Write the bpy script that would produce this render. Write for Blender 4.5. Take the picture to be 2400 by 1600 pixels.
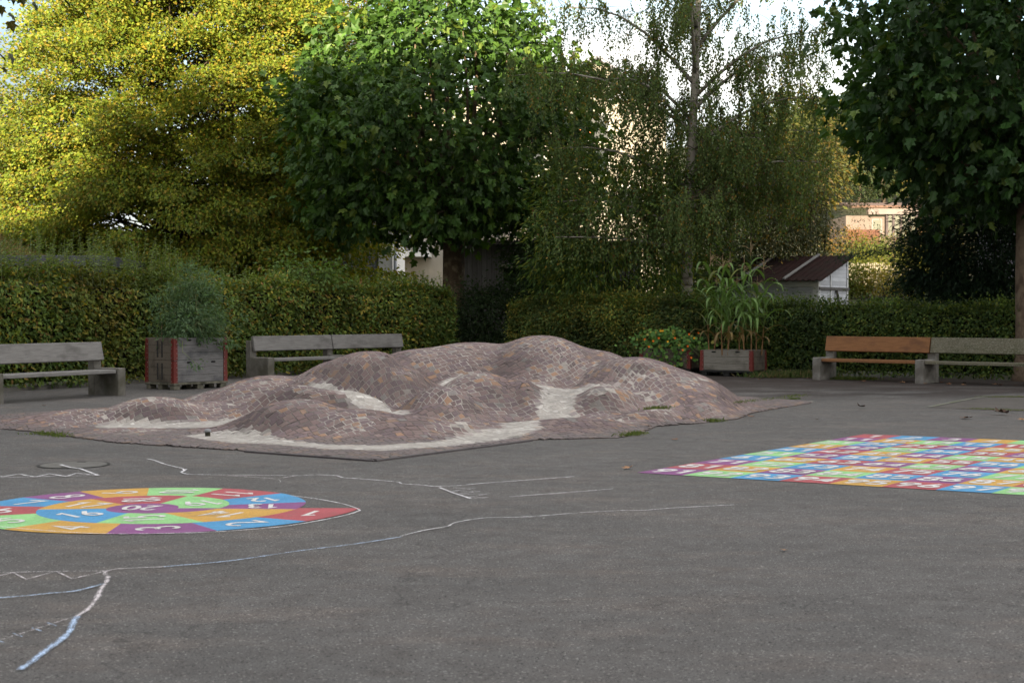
import bpy, bmesh, math, random
import numpy as np
from mathutils import Vector, Matrix, noise as mnoise

for o in list(bpy.data.objects):
    bpy.data.objects.remove(o)
S = bpy.context.scene
COL = S.collection
R = math.radians
random.seed(7)
RNG = np.random.default_rng(11)

# ------------------------------------------------------------------ camera
CAM_H, F_PX, HORIZON = 1.4, 3500.0, 730.0
PITCH = math.atan((800 - HORIZON) / F_PX)          # looking slightly down
cam_d = bpy.data.cameras.new('camera')
cam_d.sensor_width = 36.0
cam_d.lens = 36.0 * F_PX / 2400.0
cam_d.clip_end = 2000.0
cam_d.dof.use_dof = True
cam_d.dof.focus_distance = 18.0
cam_d.dof.aperture_fstop = 5.6
cam = bpy.data.objects.new('camera', cam_d)
cam.location = (0, 0, CAM_H)
cam.rotation_euler = (math.pi / 2 - PITCH, 0, 0)
COL.objects.link(cam)
S.camera = cam

# ------------------------------------------------------------------ sun and sky
SUN_DIR = Vector((0.20, 1.0, -0.217)).normalized()   # the way the light travels
sun_d = bpy.data.lights.new('sun', 'SUN')
sun_d.energy = 5.0
sun_d.angle = R(0.5)
sun_d.color = (1.0, 0.83, 0.58)
sun = bpy.data.objects.new('sun', sun_d)
sun.rotation_euler = SUN_DIR.to_track_quat('-Z', 'Y').to_euler()
sun.location = (-20, -60, 40)
COL.objects.link(sun)

w = bpy.data.worlds.new('World')
S.world = w
w.use_nodes = True
nt = w.node_tree
nt.nodes.clear()
out = nt.nodes.new('ShaderNodeOutputWorld')
bg = nt.nodes.new('ShaderNodeBackground')
bg.inputs['Strength'].default_value = 0.065
sky = nt.nodes.new('ShaderNodeTexSky')
sky.sky_type = 'NISHITA'
sky.sun_disc = False
sky.sun_elevation = R(12.0)
sky.sun_rotation = math.pi + math.atan(0.20)
tc = nt.nodes.new('ShaderNodeTexCoord')
mp = nt.nodes.new('ShaderNodeMapping')
mp.inputs['Scale'].default_value = (1.0, 1.0, 2.6)
mp.inputs['Location'].default_value = (0.35, 0.1, 0.3)
nz = nt.nodes.new('ShaderNodeTexNoise')
nz.inputs['Scale'].default_value = 3.2
nz.inputs['Detail'].default_value = 7.0
nz.inputs['Roughness'].default_value = 0.55
rmp = nt.nodes.new('ShaderNodeValToRGB')
rmp.color_ramp.elements[0].position = 0.36
rmp.color_ramp.elements[1].position = 0.60
mx = nt.nodes.new('ShaderNodeMix')
mx.data_type = 'RGBA'
CLOUD = (6.4, 6.1, 5.7, 1.0)
mx.inputs[7].default_value = CLOUD
# a darker blue grey bank of cloud low in the left part of the view
dot = nt.nodes.new('ShaderNodeVectorMath')
dot.operation = 'DOT_PRODUCT'
dot.inputs[1].default_value = Vector((-.42, .89, .20)).normalized()
bank = nt.nodes.new('ShaderNodeMapRange')
bank.interpolation_type = 'SMOOTHSTEP'
bank.inputs['From Min'].default_value, bank.inputs['From Max'].default_value = .95, .985
mxb = nt.nodes.new('ShaderNodeMix')
mxb.data_type = 'RGBA'
mxb.inputs[6].default_value = CLOUD
mxb.inputs[7].default_value = (2.0, 2.3, 2.9, 1)
L = nt.links.new
L(tc.outputs['Generated'], mp.inputs['Vector'])
L(mp.outputs['Vector'], nz.inputs['Vector'])
L(nz.outputs['Fac'], rmp.inputs['Fac'])
L(rmp.outputs['Color'], mx.inputs[0])
L(sky.outputs['Color'], mx.inputs[6])
L(tc.outputs['Generated'], dot.inputs[0])
L(dot.outputs['Value'], bank.inputs['Value'])
L(bank.outputs['Result'], mxb.inputs[0])
# the cloud is thicker and darker on the left, thin and bright high on the right
dot2 = nt.nodes.new('ShaderNodeVectorMath')
dot2.operation = 'DOT_PRODUCT'
dot2.inputs[1].default_value = Vector((.80, .05, .60)).normalized()
brt = nt.nodes.new('ShaderNodeMapRange')
brt.inputs['From Min'].default_value, brt.inputs['From Max'].default_value = -.6, 1.0
brt.inputs['To Min'].default_value, brt.inputs['To Max'].default_value = .35, 1.75
L(tc.outputs['Generated'], dot2.inputs[0])
L(dot2.outputs['Value'], brt.inputs['Value'])
mlt = nt.nodes.new('ShaderNodeVectorMath')
mlt.operation = 'SCALE'
L(mxb.outputs[2], mlt.inputs[0])
L(brt.outputs['Result'], mlt.inputs['Scale'])
L(mlt.outputs['Vector'], mx.inputs[7])
L(mx.outputs[2], bg.inputs['Color'])
L(bg.outputs['Background'], out.inputs['Surface'])

S.view_settings.view_transform = 'Standard'
S.view_settings.look = 'None'
S.view_settings.gamma = 1.0
S.view_settings.exposure = 2.22
S.cycles.max_bounces = 6
S.cycles.transparent_max_bounces = 8
S.cycles.use_denoising = True
# ------------------------------------------------------------------ photo pixel -> place
CP, SP = math.cos(PITCH), math.sin(PITCH)
def ray(px, py):
    a, b = (px - 1200) / F_PX, (800 - py) / F_PX
    return Vector((a, CP + b * SP, -SP + b * CP))
def gp(px, py, z=0.0):
    r = ray(px, py)
    t = (z - CAM_H) / r.z
    return Vector((r.x * t, r.y * t, z))
def at(px, py, Y):
    r = ray(px, py)
    t = Y / r.y
    return Vector((r.x * t, Y, CAM_H + r.z * t))

# ------------------------------------------------------------------ objects
def obj(name, me, m=None, parent=None, kind=None, label=None):
    o = bpy.data.objects.new(name, me)
    COL.objects.link(o)
    if m is not None and len(me.materials) == 0:
        me.materials.append(m)
    if parent is not None:
        o.parent = parent
    if kind:
        o['kind'] = kind
    if label:
        o['label'] = label
    return o
def tag(o, label, cat, group=None, kind=None):
    o['label'] = label
    o['category'] = cat
    if group:
        o['group'] = group
    if kind:
        o['kind'] = kind
    return o
def thing(name, label, cat, loc=(0, 0, 0), rz=0.0, group=None):
    o = bpy.data.objects.new(name, None)
    o.empty_display_size = 0.2
    o.location = loc
    o.rotation_euler = (0, 0, rz)
    COL.objects.link(o)
    return tag(o, label, cat, group)
def copy_tree(o, parent=None):
    c = o.copy()
    COL.objects.link(c)
    if parent is not None:
        c.parent = parent
    for ch in list(o.children):
        copy_tree(ch, c)
    return c

def mesh_np(name, V, faces_flat, sizes, tint=None, smooth=False):
    """mesh from arrays: V (n,3), flat vertex indices, polygon sizes, optional per-face colour"""
    me = bpy.data.meshes.new(name)
    V = np.ascontiguousarray(V, dtype=np.float32)
    ff = np.ascontiguousarray(faces_flat, dtype=np.int32)
    sz = np.ascontiguousarray(sizes, dtype=np.int32)
    me.vertices.add(len(V))
    me.vertices.foreach_set('co', V.ravel())
    me.loops.add(len(ff))
    me.loops.foreach_set('vertex_index', ff)
    me.polygons.add(len(sz))
    st = np.zeros(len(sz), np.int32)
    st[1:] = np.cumsum(sz)[:-1]
    me.polygons.foreach_set('loop_start', st)
    me.polygons.foreach_set('use_smooth', np.full(len(sz), bool(smooth)))
    me.update(calc_edges=True)
    if tint is not None:
        a = me.attributes.new('tint', 'FLOAT_COLOR', 'FACE')
        c = np.ones((len(sz), 4), np.float32)
        c[:, :3] = tint
        a.data.foreach_set('color', c.ravel())
    return me

class MB:
    """collects boxes, bars, tubes and polygons into one mesh"""
    def __init__(s):
        s.v, s.f, s.t = [], [], []
    def add(s, vs, fs, tint=(1, 1, 1)):
        n = len(s.v)
        s.v += [tuple(v) for v in vs]
        for f in fs:
            s.f.append([n + i for i in f])
            s.t.append(tint)
        return s
    def box(s, x0, x1, y0, y1, z0, z1, b=0.0, M=None, tint=(1, 1, 1)):
        if b <= 0:
            vs = [(x, y, z) for z in (z0, z1) for y in (y0, y1) for x in (x0, x1)]
            fs = [(0, 2, 3, 1), (4, 5, 7, 6), (0, 1, 5, 4), (2, 6, 7, 3), (0, 4, 6, 2), (1, 3, 7, 5)]
        else:
            vs, fs = bevel_box(x0, x1, y0, y1, z0, z1, b)
        if M is not None:
            vs = [M @ Vector(v) for v in vs]
        return s.add(vs, fs, tint)
    def hexa(s, bot, top, tint=(1, 1, 1)):
        """a prism from two matching loops of points, bottom and top"""
        n = len(bot)
        vs = list(bot) + list(top)
        fs = [tuple(range(n))[::-1], tuple(range(n, 2 * n))]
        fs += [(i, (i + 1) % n, n + (i + 1) % n, n + i) for i in range(n)]
        return s.add(vs, fs, tint)
    def tube(s, pts, rad, n=7, caps=True, tint=(1, 1, 1), wob=0.0):
        pts = [Vector(p) for p in pts]
        if not hasattr(rad, '__len__'):
            rad = [rad] * len(pts)
        vs, fs = [], []
        prev = None
        for i, p in enumerate(pts):
            d = (pts[min(i + 1, len(pts) - 1)] - pts[max(i - 1, 0)])
            d = d.normalized() if d.length > 1e-9 else Vector((0, 0, 1))
            if prev is None:
                a = d.cross(Vector((0.12, 1, 0.05)) if abs(d.y) < 0.9 else Vector((1, 0, 0))).normalized()
            else:
                a = (prev - d * prev.dot(d)).normalized()
            prev = a
            b = d.cross(a)
            for k in range(n):
                t = 2 * math.pi * k / n
                r = rad[i] * (1 + (random.uniform(-wob, wob) if wob else 0))
                vs.append(p + (a * math.cos(t) + b * math.sin(t)) * r)
        for i in range(len(pts) - 1):
            for k in range(n):
                k2 = (k + 1) % n
                fs.append((i * n + k, i * n + k2, (i + 1) * n + k2, (i + 1) * n + k))
        if caps:
            fs.append(tuple(range(n))[::-1])
            fs.append(tuple((len(pts) - 1) * n + k for k in range(n)))
        return s.add(vs, fs, tint)
    def mesh(s, name, smooth=False, tinted=False):
        flat = [i for f in s.f for i in f]
        return mesh_np(name, np.array(s.v, np.float32).reshape(-1, 3), flat, [len(f) for f in s.f],
                       np.array(s.t, np.float32) if tinted else None, smooth)
    def build(s, name, m, parent=None, smooth=False, tinted=False, kind=None, label=None):
        return obj(name, s.mesh(name, smooth, tinted), m, parent, kind, label)

def bevel_box(x0, x1, y0, y1, z0, z1, b):
    X, Y, Z = (x0, x1), (y0, y1), (z0, z1)
    vs, ix = [], {}
    for i in (0, 1):
        for j in (0, 1):
            for k in (0, 1):
                sx, sy, sz = (1 - 2 * i) * b, (1 - 2 * j) * b, (1 - 2 * k) * b
                for ax in range(3):     # the point that lies on the face normal to axis ax
                    p = [X[i] + sx, Y[j] + sy, Z[k] + sz]
                    p[ax] = (X[i], Y[j], Z[k])[ax]
                    ix[(i, j, k, ax)] = len(vs)
                    vs.append(tuple(p))
    fs = []
    def q(*ks):
        fs.append(tuple(ix[k] for k in ks))
    for i in (0, 1):
        q((i, 0, 0, 0), (i, 1, 0, 0), (i, 1, 1, 0), (i, 0, 1, 0))
        q((0, i, 0, 1), (1, i, 0, 1), (1, i, 1, 1), (0, i, 1, 1))
        q((0, 0, i, 2), (1, 0, i, 2), (1, 1, i, 2), (0, 1, i, 2))
    for i in (0, 1):
        for j in (0, 1):
            q((i, j, 0, 0), (i, j, 1, 0), (i, j, 1, 1), (i, j, 0, 1))
            q((i, 0, j, 0), (i, 1, j, 0), (i, 1, j, 2), (i, 0, j, 2))
            q((0, i, j, 1), (1, i, j, 1), (1, i, j, 2), (0, i, j, 2))
    for i in (0, 1):
        for j in (0, 1):
            for k in (0, 1):
                q((i, j, k, 0), (i, j, k, 1), (i, j, k, 2))
    c = Vector(((x0 + x1) / 2, (y0 + y1) / 2, (z0 + z1) / 2))
    out = []
    for f in fs:
        p = [Vector(vs[i]) for i in f]
        nn = (p[1] - p[0]).cross(p[2] - p[0])
        m = sum(p, Vector()) / len(p)
        out.append(f if nn.dot(m - c) > 0 else f[::-1])
    return vs, out

# ------------------------------------------------------------------ leaves as arrays
T_LEAF = (np.array([(0, 0, 0), (-.27, .45, .07), (0, 1, -.06), (.27, .45, .07)], np.float32), [(0, 3, 2), (0, 2, 1)])
T_LANCE = (np.array([(0, 0, 0), (-.16, .4, .05), (0, 1, -.12), (.16, .4, .05)], np.float32), [(0, 3, 2), (0, 2, 1)])
_half = [(0, 0, 0), (.15, -.05, .02), (.46, .10, .08), (.31, .32, .08), (.54, .60, .0), (.24, .64, .07), (0, 1, -.16)]
T_PLANE = (np.array(_half + [(-x, y, z) for x, y, z in _half[1:-1]], np.float32),
           [(0, 1, 2, 3), (0, 3, 4, 5), (0, 5, 6), (8, 7, 0, 9)[::-1] if False else (0, 9, 8, 7), (0, 11, 10, 9), (0, 6, 11)])
T_DISC = (np.array([(0, 0, -.02)] + [(.5 * math.sin(t), .5 * math.cos(t), .05 * math.cos(3 * t)) for t in
          [2 * math.pi * k / 8 for k in range(8)]], np.float32), [(0, k + 1, (k + 1) % 8 + 1) for k in range(8)])

def unit(a):
    return a / np.maximum(np.linalg.norm(a, axis=-1, keepdims=True), 1e-9)
def leaves_mesh(name, P, D, N, sz, tmpl, tint):
    tv, tf = tmpl
    P = np.asarray(P, np.float32)
    D = unit(np.asarray(D, np.float32))
    X = unit(np.cross(D, N))
    N = np.cross(X, D)
    n, k = len(P), len(tv)
    sz = np.broadcast_to(np.asarray(sz, np.float32), (n,))
    V = (P[:, None, :] + sz[:, None, None] * (tv[None, :, 0:1] * X[:, None, :] + tv[None, :, 1:2] * D[:, None, :]
         + tv[None, :, 2:3] * N[:, None, :])).reshape(-1, 3)
    flat = np.concatenate([np.array(f, np.int32) for f in tf])
    F = (flat[None, :] + (np.arange(n, dtype=np.int32) * k)[:, None]).ravel()
    sizes = np.tile(np.array([len(f) for f in tf], np.int32), n)
    T = np.repeat(np.asarray(tint, np.float32), len(tf), axis=0)
    return mesh_np(name, V, F, sizes, T)
def rnd_unit(n):
    return unit(RNG.normal(size=(n, 3)).astype(np.float32))
def tints(n, cols, wts, var=0.22):
    """a colour per leaf, picked from a palette with some spread"""
    wts = np.array(wts, float)
    c = np.array(cols, np.float32)[RNG.choice(len(cols), n, p=wts / wts.sum())]
    return c * RNG.uniform(1 - var, 1 + var, (n, 1)).astype(np.float32)
_g = RNG.uniform(size=(24, 24, 24)).astype(np.float32)
def vnoise(P, scale):
    """smooth value noise 0..1 at points"""
    q = np.asarray(P, np.float32) * scale
    i = np.floor(q).astype(int)
    f = q - i
    f = f * f * (3 - 2 * f)
    r = 0
    for dx in (0, 1):
        for dy in (0, 1):
            for dz in (0, 1):
                wgt = (f[:, 0] if dx else 1 - f[:, 0]) * (f[:, 1] if dy else 1 - f[:, 1]) * (f[:, 2] if dz else 1 - f[:, 2])
                r = r + wgt * _g[(i[:, 0] + dx) % 24, (i[:, 1] + dy) % 24, (i[:, 2] + dz) % 24]
    return r

# ------------------------------------------------------------------ materials
def new_mat(name):
    m = bpy.data.materials.new(name)
    m.use_nodes = True
    t = m.node_tree
    b = t.nodes['Principled BSDF']
    return m, t, b
def nd(t, kind, **kw):
    n = t.nodes.new(kind)
    for k, v in kw.items():
        if k in n.inputs:
            n.inputs[k].default_value = v
        else:
            setattr(n, k, v)
    return n
def coords(t, scale=(1, 1, 1), which='Object'):
    c = nd(t, 'ShaderNodeTexCoord')
    m = nd(t, 'ShaderNodeMapping')
    m.inputs['Scale'].default_value = scale
    t.links.new(c.outputs[which], m.inputs['Vector'])
    return m.outputs['Vector']
def noise_n(t, vec, scale, detail=4.0, rough=0.55):
    n = nd(t, 'ShaderNodeTexNoise', Scale=scale, Detail=detail, Roughness=rough)
    t.links.new(vec, n.inputs['Vector'])
    return n.outputs['Fac']
def ramp(t, fac, p0, p1, c0=(0, 0, 0, 1), c1=(1, 1, 1, 1)):
    r = nd(t, 'ShaderNodeValToRGB')
    r.color_ramp.elements[0].position, r.color_ramp.elements[1].position = p0, p1
    r.color_ramp.elements[0].color, r.color_ramp.elements[1].color = c0, c1
    t.links.new(fac, r.inputs['Fac'])
    return r.outputs['Color']
def mix(t, fac, a, b, mode='MIX'):
    m = nd(t, 'ShaderNodeMix', data_type='RGBA', blend_type=mode)
    for i, v in ((0, fac), (6, a), (7, b)):
        if isinstance(v, (int, float)):
            m.inputs[i].default_value = v
        elif isinstance(v, tuple):
            m.inputs[i].default_value = v if len(v) == 4 else v + (1,)
        else:
            t.links.new(v, m.inputs[i])
    return m.outputs[2]
def bump(t, b, h, strength=0.3, dist=0.01):
    n = nd(t, 'ShaderNodeBump', Strength=strength, Distance=dist)
    t.links.new(h, n.inputs['Height'])
    t.links.new(n.outputs['Normal'], b.inputs['Normal'])
def rough_mat(name, c0, c1, scale=6.0, rough=0.85, stretch=(1, 1, 1), bmp=0.3, fine=60.0, spec=0.3, c2=None, s2=1.2, dist=0.004):
    """two colours mixed by noise, fine grain, optional broad stains c2"""
    m, t, b = new_mat(name)
    v = coords(t, stretch)
    n1 = noise_n(t, v, scale, 6.0)
    n2 = noise_n(t, v, fine, 3.0)
    col = mix(t, ramp(t, n1, .32, .68), c0, c1)
    col = mix(t, ramp(t, n2, .3, .7), col, mix(t, 1.0, col, (.72, .72, .72), 'MULTIPLY'))
    if c2 is not None:
        n3 = noise_n(t, coords(t), s2, 5.0)
        col = mix(t, ramp(t, n3, .48, .66), col, c2)
    t.links.new(col, b.inputs['Base Color'])
    b.inputs['Roughness'].default_value = rough
    b.inputs['Specular IOR Level'].default_value = spec
    h = nd(t, 'ShaderNodeMath', operation='ADD')
    t.links.new(n1, h.inputs[0])
    t.links.new(n2, h.inputs[1])
    bump(t, b, h.outputs[0], bmp, dist)
    return m
def leaf_mat(name, trans=0.35, rough=0.45, spec=0.35, warm=(1.25, 1.15, .5)):
    m, t, b = new_mat(name)
    a = nd(t, 'ShaderNodeAttribute', attribute_name='tint')
    b.inputs['Roughness'].default_value = rough
    b.inputs['Specular IOR Level'].default_value = spec
    t.links.new(a.outputs['Color'], b.inputs['Base Color'])
    tr = nd(t, 'ShaderNodeBsdfTranslucent')
    t.links.new(mix(t, 1.0, a.outputs['Color'], warm, 'MULTIPLY'), tr.inputs['Color'])
    ms = nd(t, 'ShaderNodeMixShader')
    ms.inputs[0].default_value = trans
    t.links.new(b.outputs[0], ms.inputs[1])
    t.links.new(tr.outputs[0], ms.inputs[2])
    t.links.new(ms.outputs[0], t.nodes['Material Output'].inputs['Surface'])
    return m
def tint_mat(name, rough=0.85, scale=30.0, amt=0.35, bmp=0.4, spec=0.3, dist=0.004):
    """the per-face colour of the mesh, with noise wear"""
    m, t, b = new_mat(name)
    a = nd(t, 'ShaderNodeAttribute', attribute_name='tint')
    v = coords(t)
    n = noise_n(t, v, scale, 6.0, .65)
    dark = mix(t, 1.0, a.outputs['Color'], (1 - amt, 1 - amt, 1 - amt), 'MULTIPLY')
    t.links.new(mix(t, ramp(t, n, .3, .7), dark, a.outputs['Color']), b.inputs['Base Color'])
    b.inputs['Roughness'].default_value = rough
    b.inputs['Specular IOR Level'].default_value = spec
    bump(t, b, n, bmp, dist)
    return m
def hexc(h):
    """sRGB hex to linear"""
    v = [int(h[i:i + 2], 16) / 255 for i in (0, 2, 4)]
    return tuple(x / 12.92 if x <= .04045 else ((x + .055) / 1.055) ** 2.4 for x in v)
# ------------------------------------------------------------------ ground
def sstep(a, b, x):
    t = np.clip((x - a) / (b - a), 0, 1)
    return t * t * (3 - 2 * t)

def asphalt_material():
    m, t, b = new_mat('asphalt')
    v = coords(t)
    fine = noise_n(t, v, 105.0, 3.0, .85)
    vor = nd(t, 'ShaderNodeTexVoronoi', Scale=120.0)
    t.links.new(v, vor.inputs['Vector'])
    broad = noise_n(t, v, .55, 5.0)
    mid = noise_n(t, v, 5.0, 6.0, .65)
    col = mix(t, ramp(t, fine, .36, .66), (.046, .0445, .044), (.140, .1355, .132))
    sep = nd(t, 'ShaderNodeSeparateColor')
    t.links.new(vor.outputs['Color'], sep.inputs[0])
    col = mix(t, ramp(t, sep.outputs[0], .955, .97), col, (.21, .205, .20))         # pale aggregate
    col = mix(t, ramp(t, sep.outputs[1], .92, .96), col, (.030, .029, .029))       # dark aggregate
    col = mix(t, ramp(t, mid, .35, .75), col, mix(t, 1.0, col, (.68, .65, .64), 'MULTIPLY'))
    col = mix(t, ramp(t, broad, .35, .65), col, mix(t, 1.0, col, (1.22, 1.20, 1.19), 'MULTIPLY'))
    worn = noise_n(t, coords(t, (.6, 1.5, 1)), 1.3, 6.0, .7)
    col = mix(t, ramp(t, worn, .50, .72), col, mix(t, 1.0, col, (1.34, 1.22, 1.15), 'MULTIPLY'))
    crk = nd(t, 'ShaderNodeTexVoronoi', Scale=.23, feature='DISTANCE_TO_EDGE')
    dv = nd(t, 'ShaderNodeVectorMath', operation='ADD')
    nv = nd(t, 'ShaderNodeTexNoise', Scale=2.5, Detail=5.0)
    t.links.new(v, nv.inputs['Vector'])
    t.links.new(v, dv.inputs[0])
    t.links.new(nv.outputs['Color'], dv.inputs[1])
    t.links.new(dv.outputs[0], crk.inputs['Vector'])
    col = mix(t, ramp(t, crk.outputs['Distance'], .0012, .0035, (.55, .55, .55, 1), (0, 0, 0, 1)), col, (.03, .029, .028))
    # damp, drawn-out stains in the corner by the wooden bench
    s = nd(t, 'ShaderNodeSeparateXYZ')
    c = nd(t, 'ShaderNodeTexCoord')
    t.links.new(c.outputs['Object'], s.inputs[0])
    def band(sock, a, b_):
        r = nd(t, 'ShaderNodeMapRange', interpolation_type='SMOOTHSTEP')
        r.inputs['From Min'].default_value, r.inputs['From Max'].default_value = a, b_
        t.links.new(sock, r.inputs['Value'])
        return r.outputs['Result']
    def mul(a, b_):
        k = nd(t, 'ShaderNodeMath', operation='MULTIPLY')
        t.links.new(a, k.inputs[0])
        t.links.new(b_, k.inputs[1])
        return k.outputs[0]
    mask = mul(mul(band(s.outputs['X'], 2.0, 4.5), band(s.outputs['Y'], 23.0, 25.6)), ramp(t, noise_n(t, coords(t, (.55, 1.0, 1)), 1.1, 6.0, .6), .43, .52))
    col = mix(t, mask, col, mix(t, 1.0, col, (.42, .37, .36), 'MULTIPLY'))
    soil = mul(mul(band(s.outputs['X'], 2.0, 5.0), band(s.outputs['Y'], 25.2, 30.0)), ramp(t, noise_n(t, v, 1.6, 6.0, .65), .25, .58))
    col = mix(t, soil, col, (.040, .029, .025))
    t.links.new(col, b.inputs['Base Color'])
    b.inputs['Roughness'].default_value = .88
    b.inputs['Specular IOR Level'].default_value = .25
    h = nd(t, 'ShaderNodeMath', operation='ADD')
    t.links.new(fine, h.inputs[0])
    t.links.new(sep.outputs[0], h.inputs[1])
    bump(t, b, h.outputs[0], .35, .003)
    return m
M_ASPH = asphalt_material()

HEDGE_L = [(-13.5, 18.0), (-10.6, 23.0), (-7.75, 28.2), (-5.6, 31.9), (-1.45, 37.6)]       # front foot of the left hedge
HEDGE_M = [(-.15, 37.0), (1.6, 35.6), (4.3, 34.0)]
HEDGE_R = [(4.35, 34.0), (6.0, 33.0), (9.3, 31.0), (13.5, 27.6)]
yard = [(-60, -60), (60, -60), (60, 20), (13.7, 27.5), (9.4, 30.9), (4.3, 33.9), (1.6, 35.5), (-.6, 37.6), (-1.5, 37.8),
        (-5.7, 31.9), (-7.85, 28.2), (-10.7, 23.0), (-13.6, 18.0), (-60, -2)]
mb = MB()
mb.add([(x, y, 0) for x, y in yard], [tuple(range(len(yard)))])
obj('asphalt_yard', mb.mesh('asphalt_yard'), M_ASPH, kind='structure')

def terrain_z(x, y):
    right = sstep(2.0, 14.0, x - 0.05 * (y - 45))
    z = -.03 + right * np.maximum(0, y - 43) * .105
    z = z + (1 - right) * np.maximum(0, y - 50) * .012
    hill = sstep(100, 250, y) * (7 * right + 6 * (1 - right))
    return z + hill
def build_terrain():
    xs = np.concatenate([np.linspace(-600, -70, 14), np.linspace(-60, 70, 80), np.linspace(80, 600, 14)])
    ys = np.concatenate([np.linspace(-120, 36, 20), np.linspace(38, 130, 60), np.linspace(135, 900, 30)])
    X, Y = np.meshgrid(xs, ys)
    Z = terrain_z(X, Y)
    V = np.stack([X, Y, Z], -1).reshape(-1, 3)
    n, m_ = len(xs), len(ys)
    i = (np.arange(m_ - 1)[:, None] * n + np.arange(n - 1)[None, :]).ravel()
    F = np.stack([i, i + 1, i + n + 1, i + n], 1).ravel()
    me = mesh_np('garden_ground', V, F, np.full(len(i), 4), smooth=True)
    obj('garden_ground', me, rough_mat('soil_and_grass', (.03, .035, .014), (.05, .04, .02), 1.3, .95, c2=(.035, .055, .015)), kind='structure')
build_terrain()

# low concrete kerb along the hedge
def strip_along(name, path, w, h, m, z0=-.02, back=0.0):
    mbk = MB()
    P = [Vector((x, y, 0)) for x, y in path]
    nrm = []
    for i in range(len(P)):
        d = (P[min(i + 1, len(P) - 1)] - P[max(i - 1, 0)]).normalized()
        nrm.append(Vector((-d.y, d.x, 0)))
    a = [p + n * back for p, n in zip(P, nrm)]
    c = [p + n * (back + w) for p, n in zip(P, nrm)]
    for i in range(len(P) - 1):
        bot = [a[i], a[i + 1], c[i + 1], c[i]]
        mbk.hexa([p + Vector((0, 0, z0)) for p in bot], [p + Vector((0, 0, h)) for p in bot])
    return mbk.build(name, m, kind='structure')
M_CONC = rough_mat('weathered_concrete', (.12, .112, .10), (.19, .18, .165), 5.0, .9, c2=(.07, .066, .055), bmp=.5, s2=2.2)
strip_along('kerb', HEDGE_L, .10, .07, M_CONC)
# ------------------------------------------------------------------ unseen block added behind the camera to shade the yard
def build_shade_block():
    root = thing('shade_block', 'unseen rendered block added behind the camera, its roofline shaped to shade the yard', 'building', (0, -16, 0))
    M_R = rough_mat('shade_block_render', (.62, .60, .56), (.70, .68, .64), 3.0, .9)  # walls kept pale to bounce fill light into the yard
    M_RF = rough_mat('shade_block_roof', (.10, .055, .04), (.14, .075, .05), 9.0, .8)
    prof = [(-34, 11.8), (-26, 16.3), (-21, 18.9), (-16.2, 20.3), (-14.5, 19.7), (-9.3, 19.6), (-8.3, 20.4), (34, 20.4)]  # roofline drawn back from where the shadow edges should fall
    mbw = MB()
    front = [(-34, 0, 0), (34, 0, 0)] + [(x, 0, z) for x, z in prof[::-1]]
    back = [(x, -12, z) for x, y, z in front]
    mbw.hexa([Vector(v) for v in back], [Vector(v) for v in front])
    mbw.build('wall', M_R, root)
    rf = MB()
    for (x0, z0), (x1, z1) in zip(prof[:-1], prof[1:]):
        b = [(x0, .0, z0 + .004), (x1, .0, z1 + .004), (x1, -12, z1 + .004), (x0, -12, z0 + .004)]
        rf.hexa([Vector(v) for v in b], [Vector(v) + Vector((0, 0, .02)) for v in b])
    rf.build('roof', M_RF, root)
    fm = MB()
    fm.box(-.62, .62, 0, .05, -.92, .92)
    fme = fm.mesh('window_frame')
    pm = MB()
    for sx in (-.58, .03):
        pm.box(sx, sx + .55, .05, .056, -.88, .88)
    pme = pm.mesh('pane')
    mf = rough_mat('shade_block_window_frame', (.55, .55, .53), (.6, .6, .58), 8, .5)
    mp_, t, b = new_mat('shade_block_glass')
    b.inputs['Base Color'].default_value = (.02, .025, .03, 1)
    b.inputs['Roughness'].default_value = .06
    for r in range(5):
        for k in range(15):
            x, z = -27.5 + k * 4.0, 2.4 + r * 3.3
            if z > 12 and x < -26:
                continue
            f = obj('window', fme, mf, root)
            f.location = (x, 0.003, z)
            obj('pane', pme, mp_, f)
build_shade_block()
# ------------------------------------------------------------------ cobbled mound
# lobes: photo pixel of the crest, distance, radius across / along the view, turn
LOBES = [
    (1270, 790, 22.3, 1.15, 1.6, 0), (1110, 806, 22.6, 1.3, 1.5, 0), (985, 822, 22.3, 1.2, 1.3, 0), (1400, 826, 22.3, .9, 1.3, 0),
    (1484, 840, 21.2, 1.05, 1.2, 0), (1590, 874, 21.2, .85, 1.2, 0),
    (872, 827, 20.4, .95, 1.05, 0), (800, 850, 20.6, .9, 1.0, 0), (640, 884, 20.7, 1.0, .9, 0), (560, 912, 21.0, .9, .9, 0),
    (700, 940, 17.1, .75, .75, -.15), (830, 962, 16.9, .8, .62, 0), (950, 978, 16.7, .8, .55, 0), (1080, 990, 16.7, .6, .5, 0),
    (1010, 946, 17.7, .62, .55, 0), (770, 914, 18.7, .85, .55, 0), (690, 905, 19.0, .7, .6, 0),
    (1125, 877, 19.6, .75, .85, 0), (1035, 908, 18.8, .55, .6, 0), (1240, 890, 19.5, .55, .7, .2),
    (1420, 906, 19.3, .60, .62, 0), (1540, 918, 19.7, .8, .8, 0), (1640, 942, 19.8, .55, .8, 0),
    (1546, 955, 18.7, .8, .42, 0), (1660, 960, 19.3, .5, .45, 0), (1360, 984, 17.8, .75, .42, .1), (1300, 1009, 16.9, .8, .35, .1),
    (362, 934, 18.9, .72, .68, 0), (490, 944, 19.3, .66, .62, 0), (205, 962, 18.7, .8, .65, 0), (590, 958, 19.0, .5, .6, 0),
    (442, 1030, 16.1, 1.0, .36, .1), (250, 1010, 16.9, .8, .4, .4), (120, 994, 17.7, .6, .45, .5),
]
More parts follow.
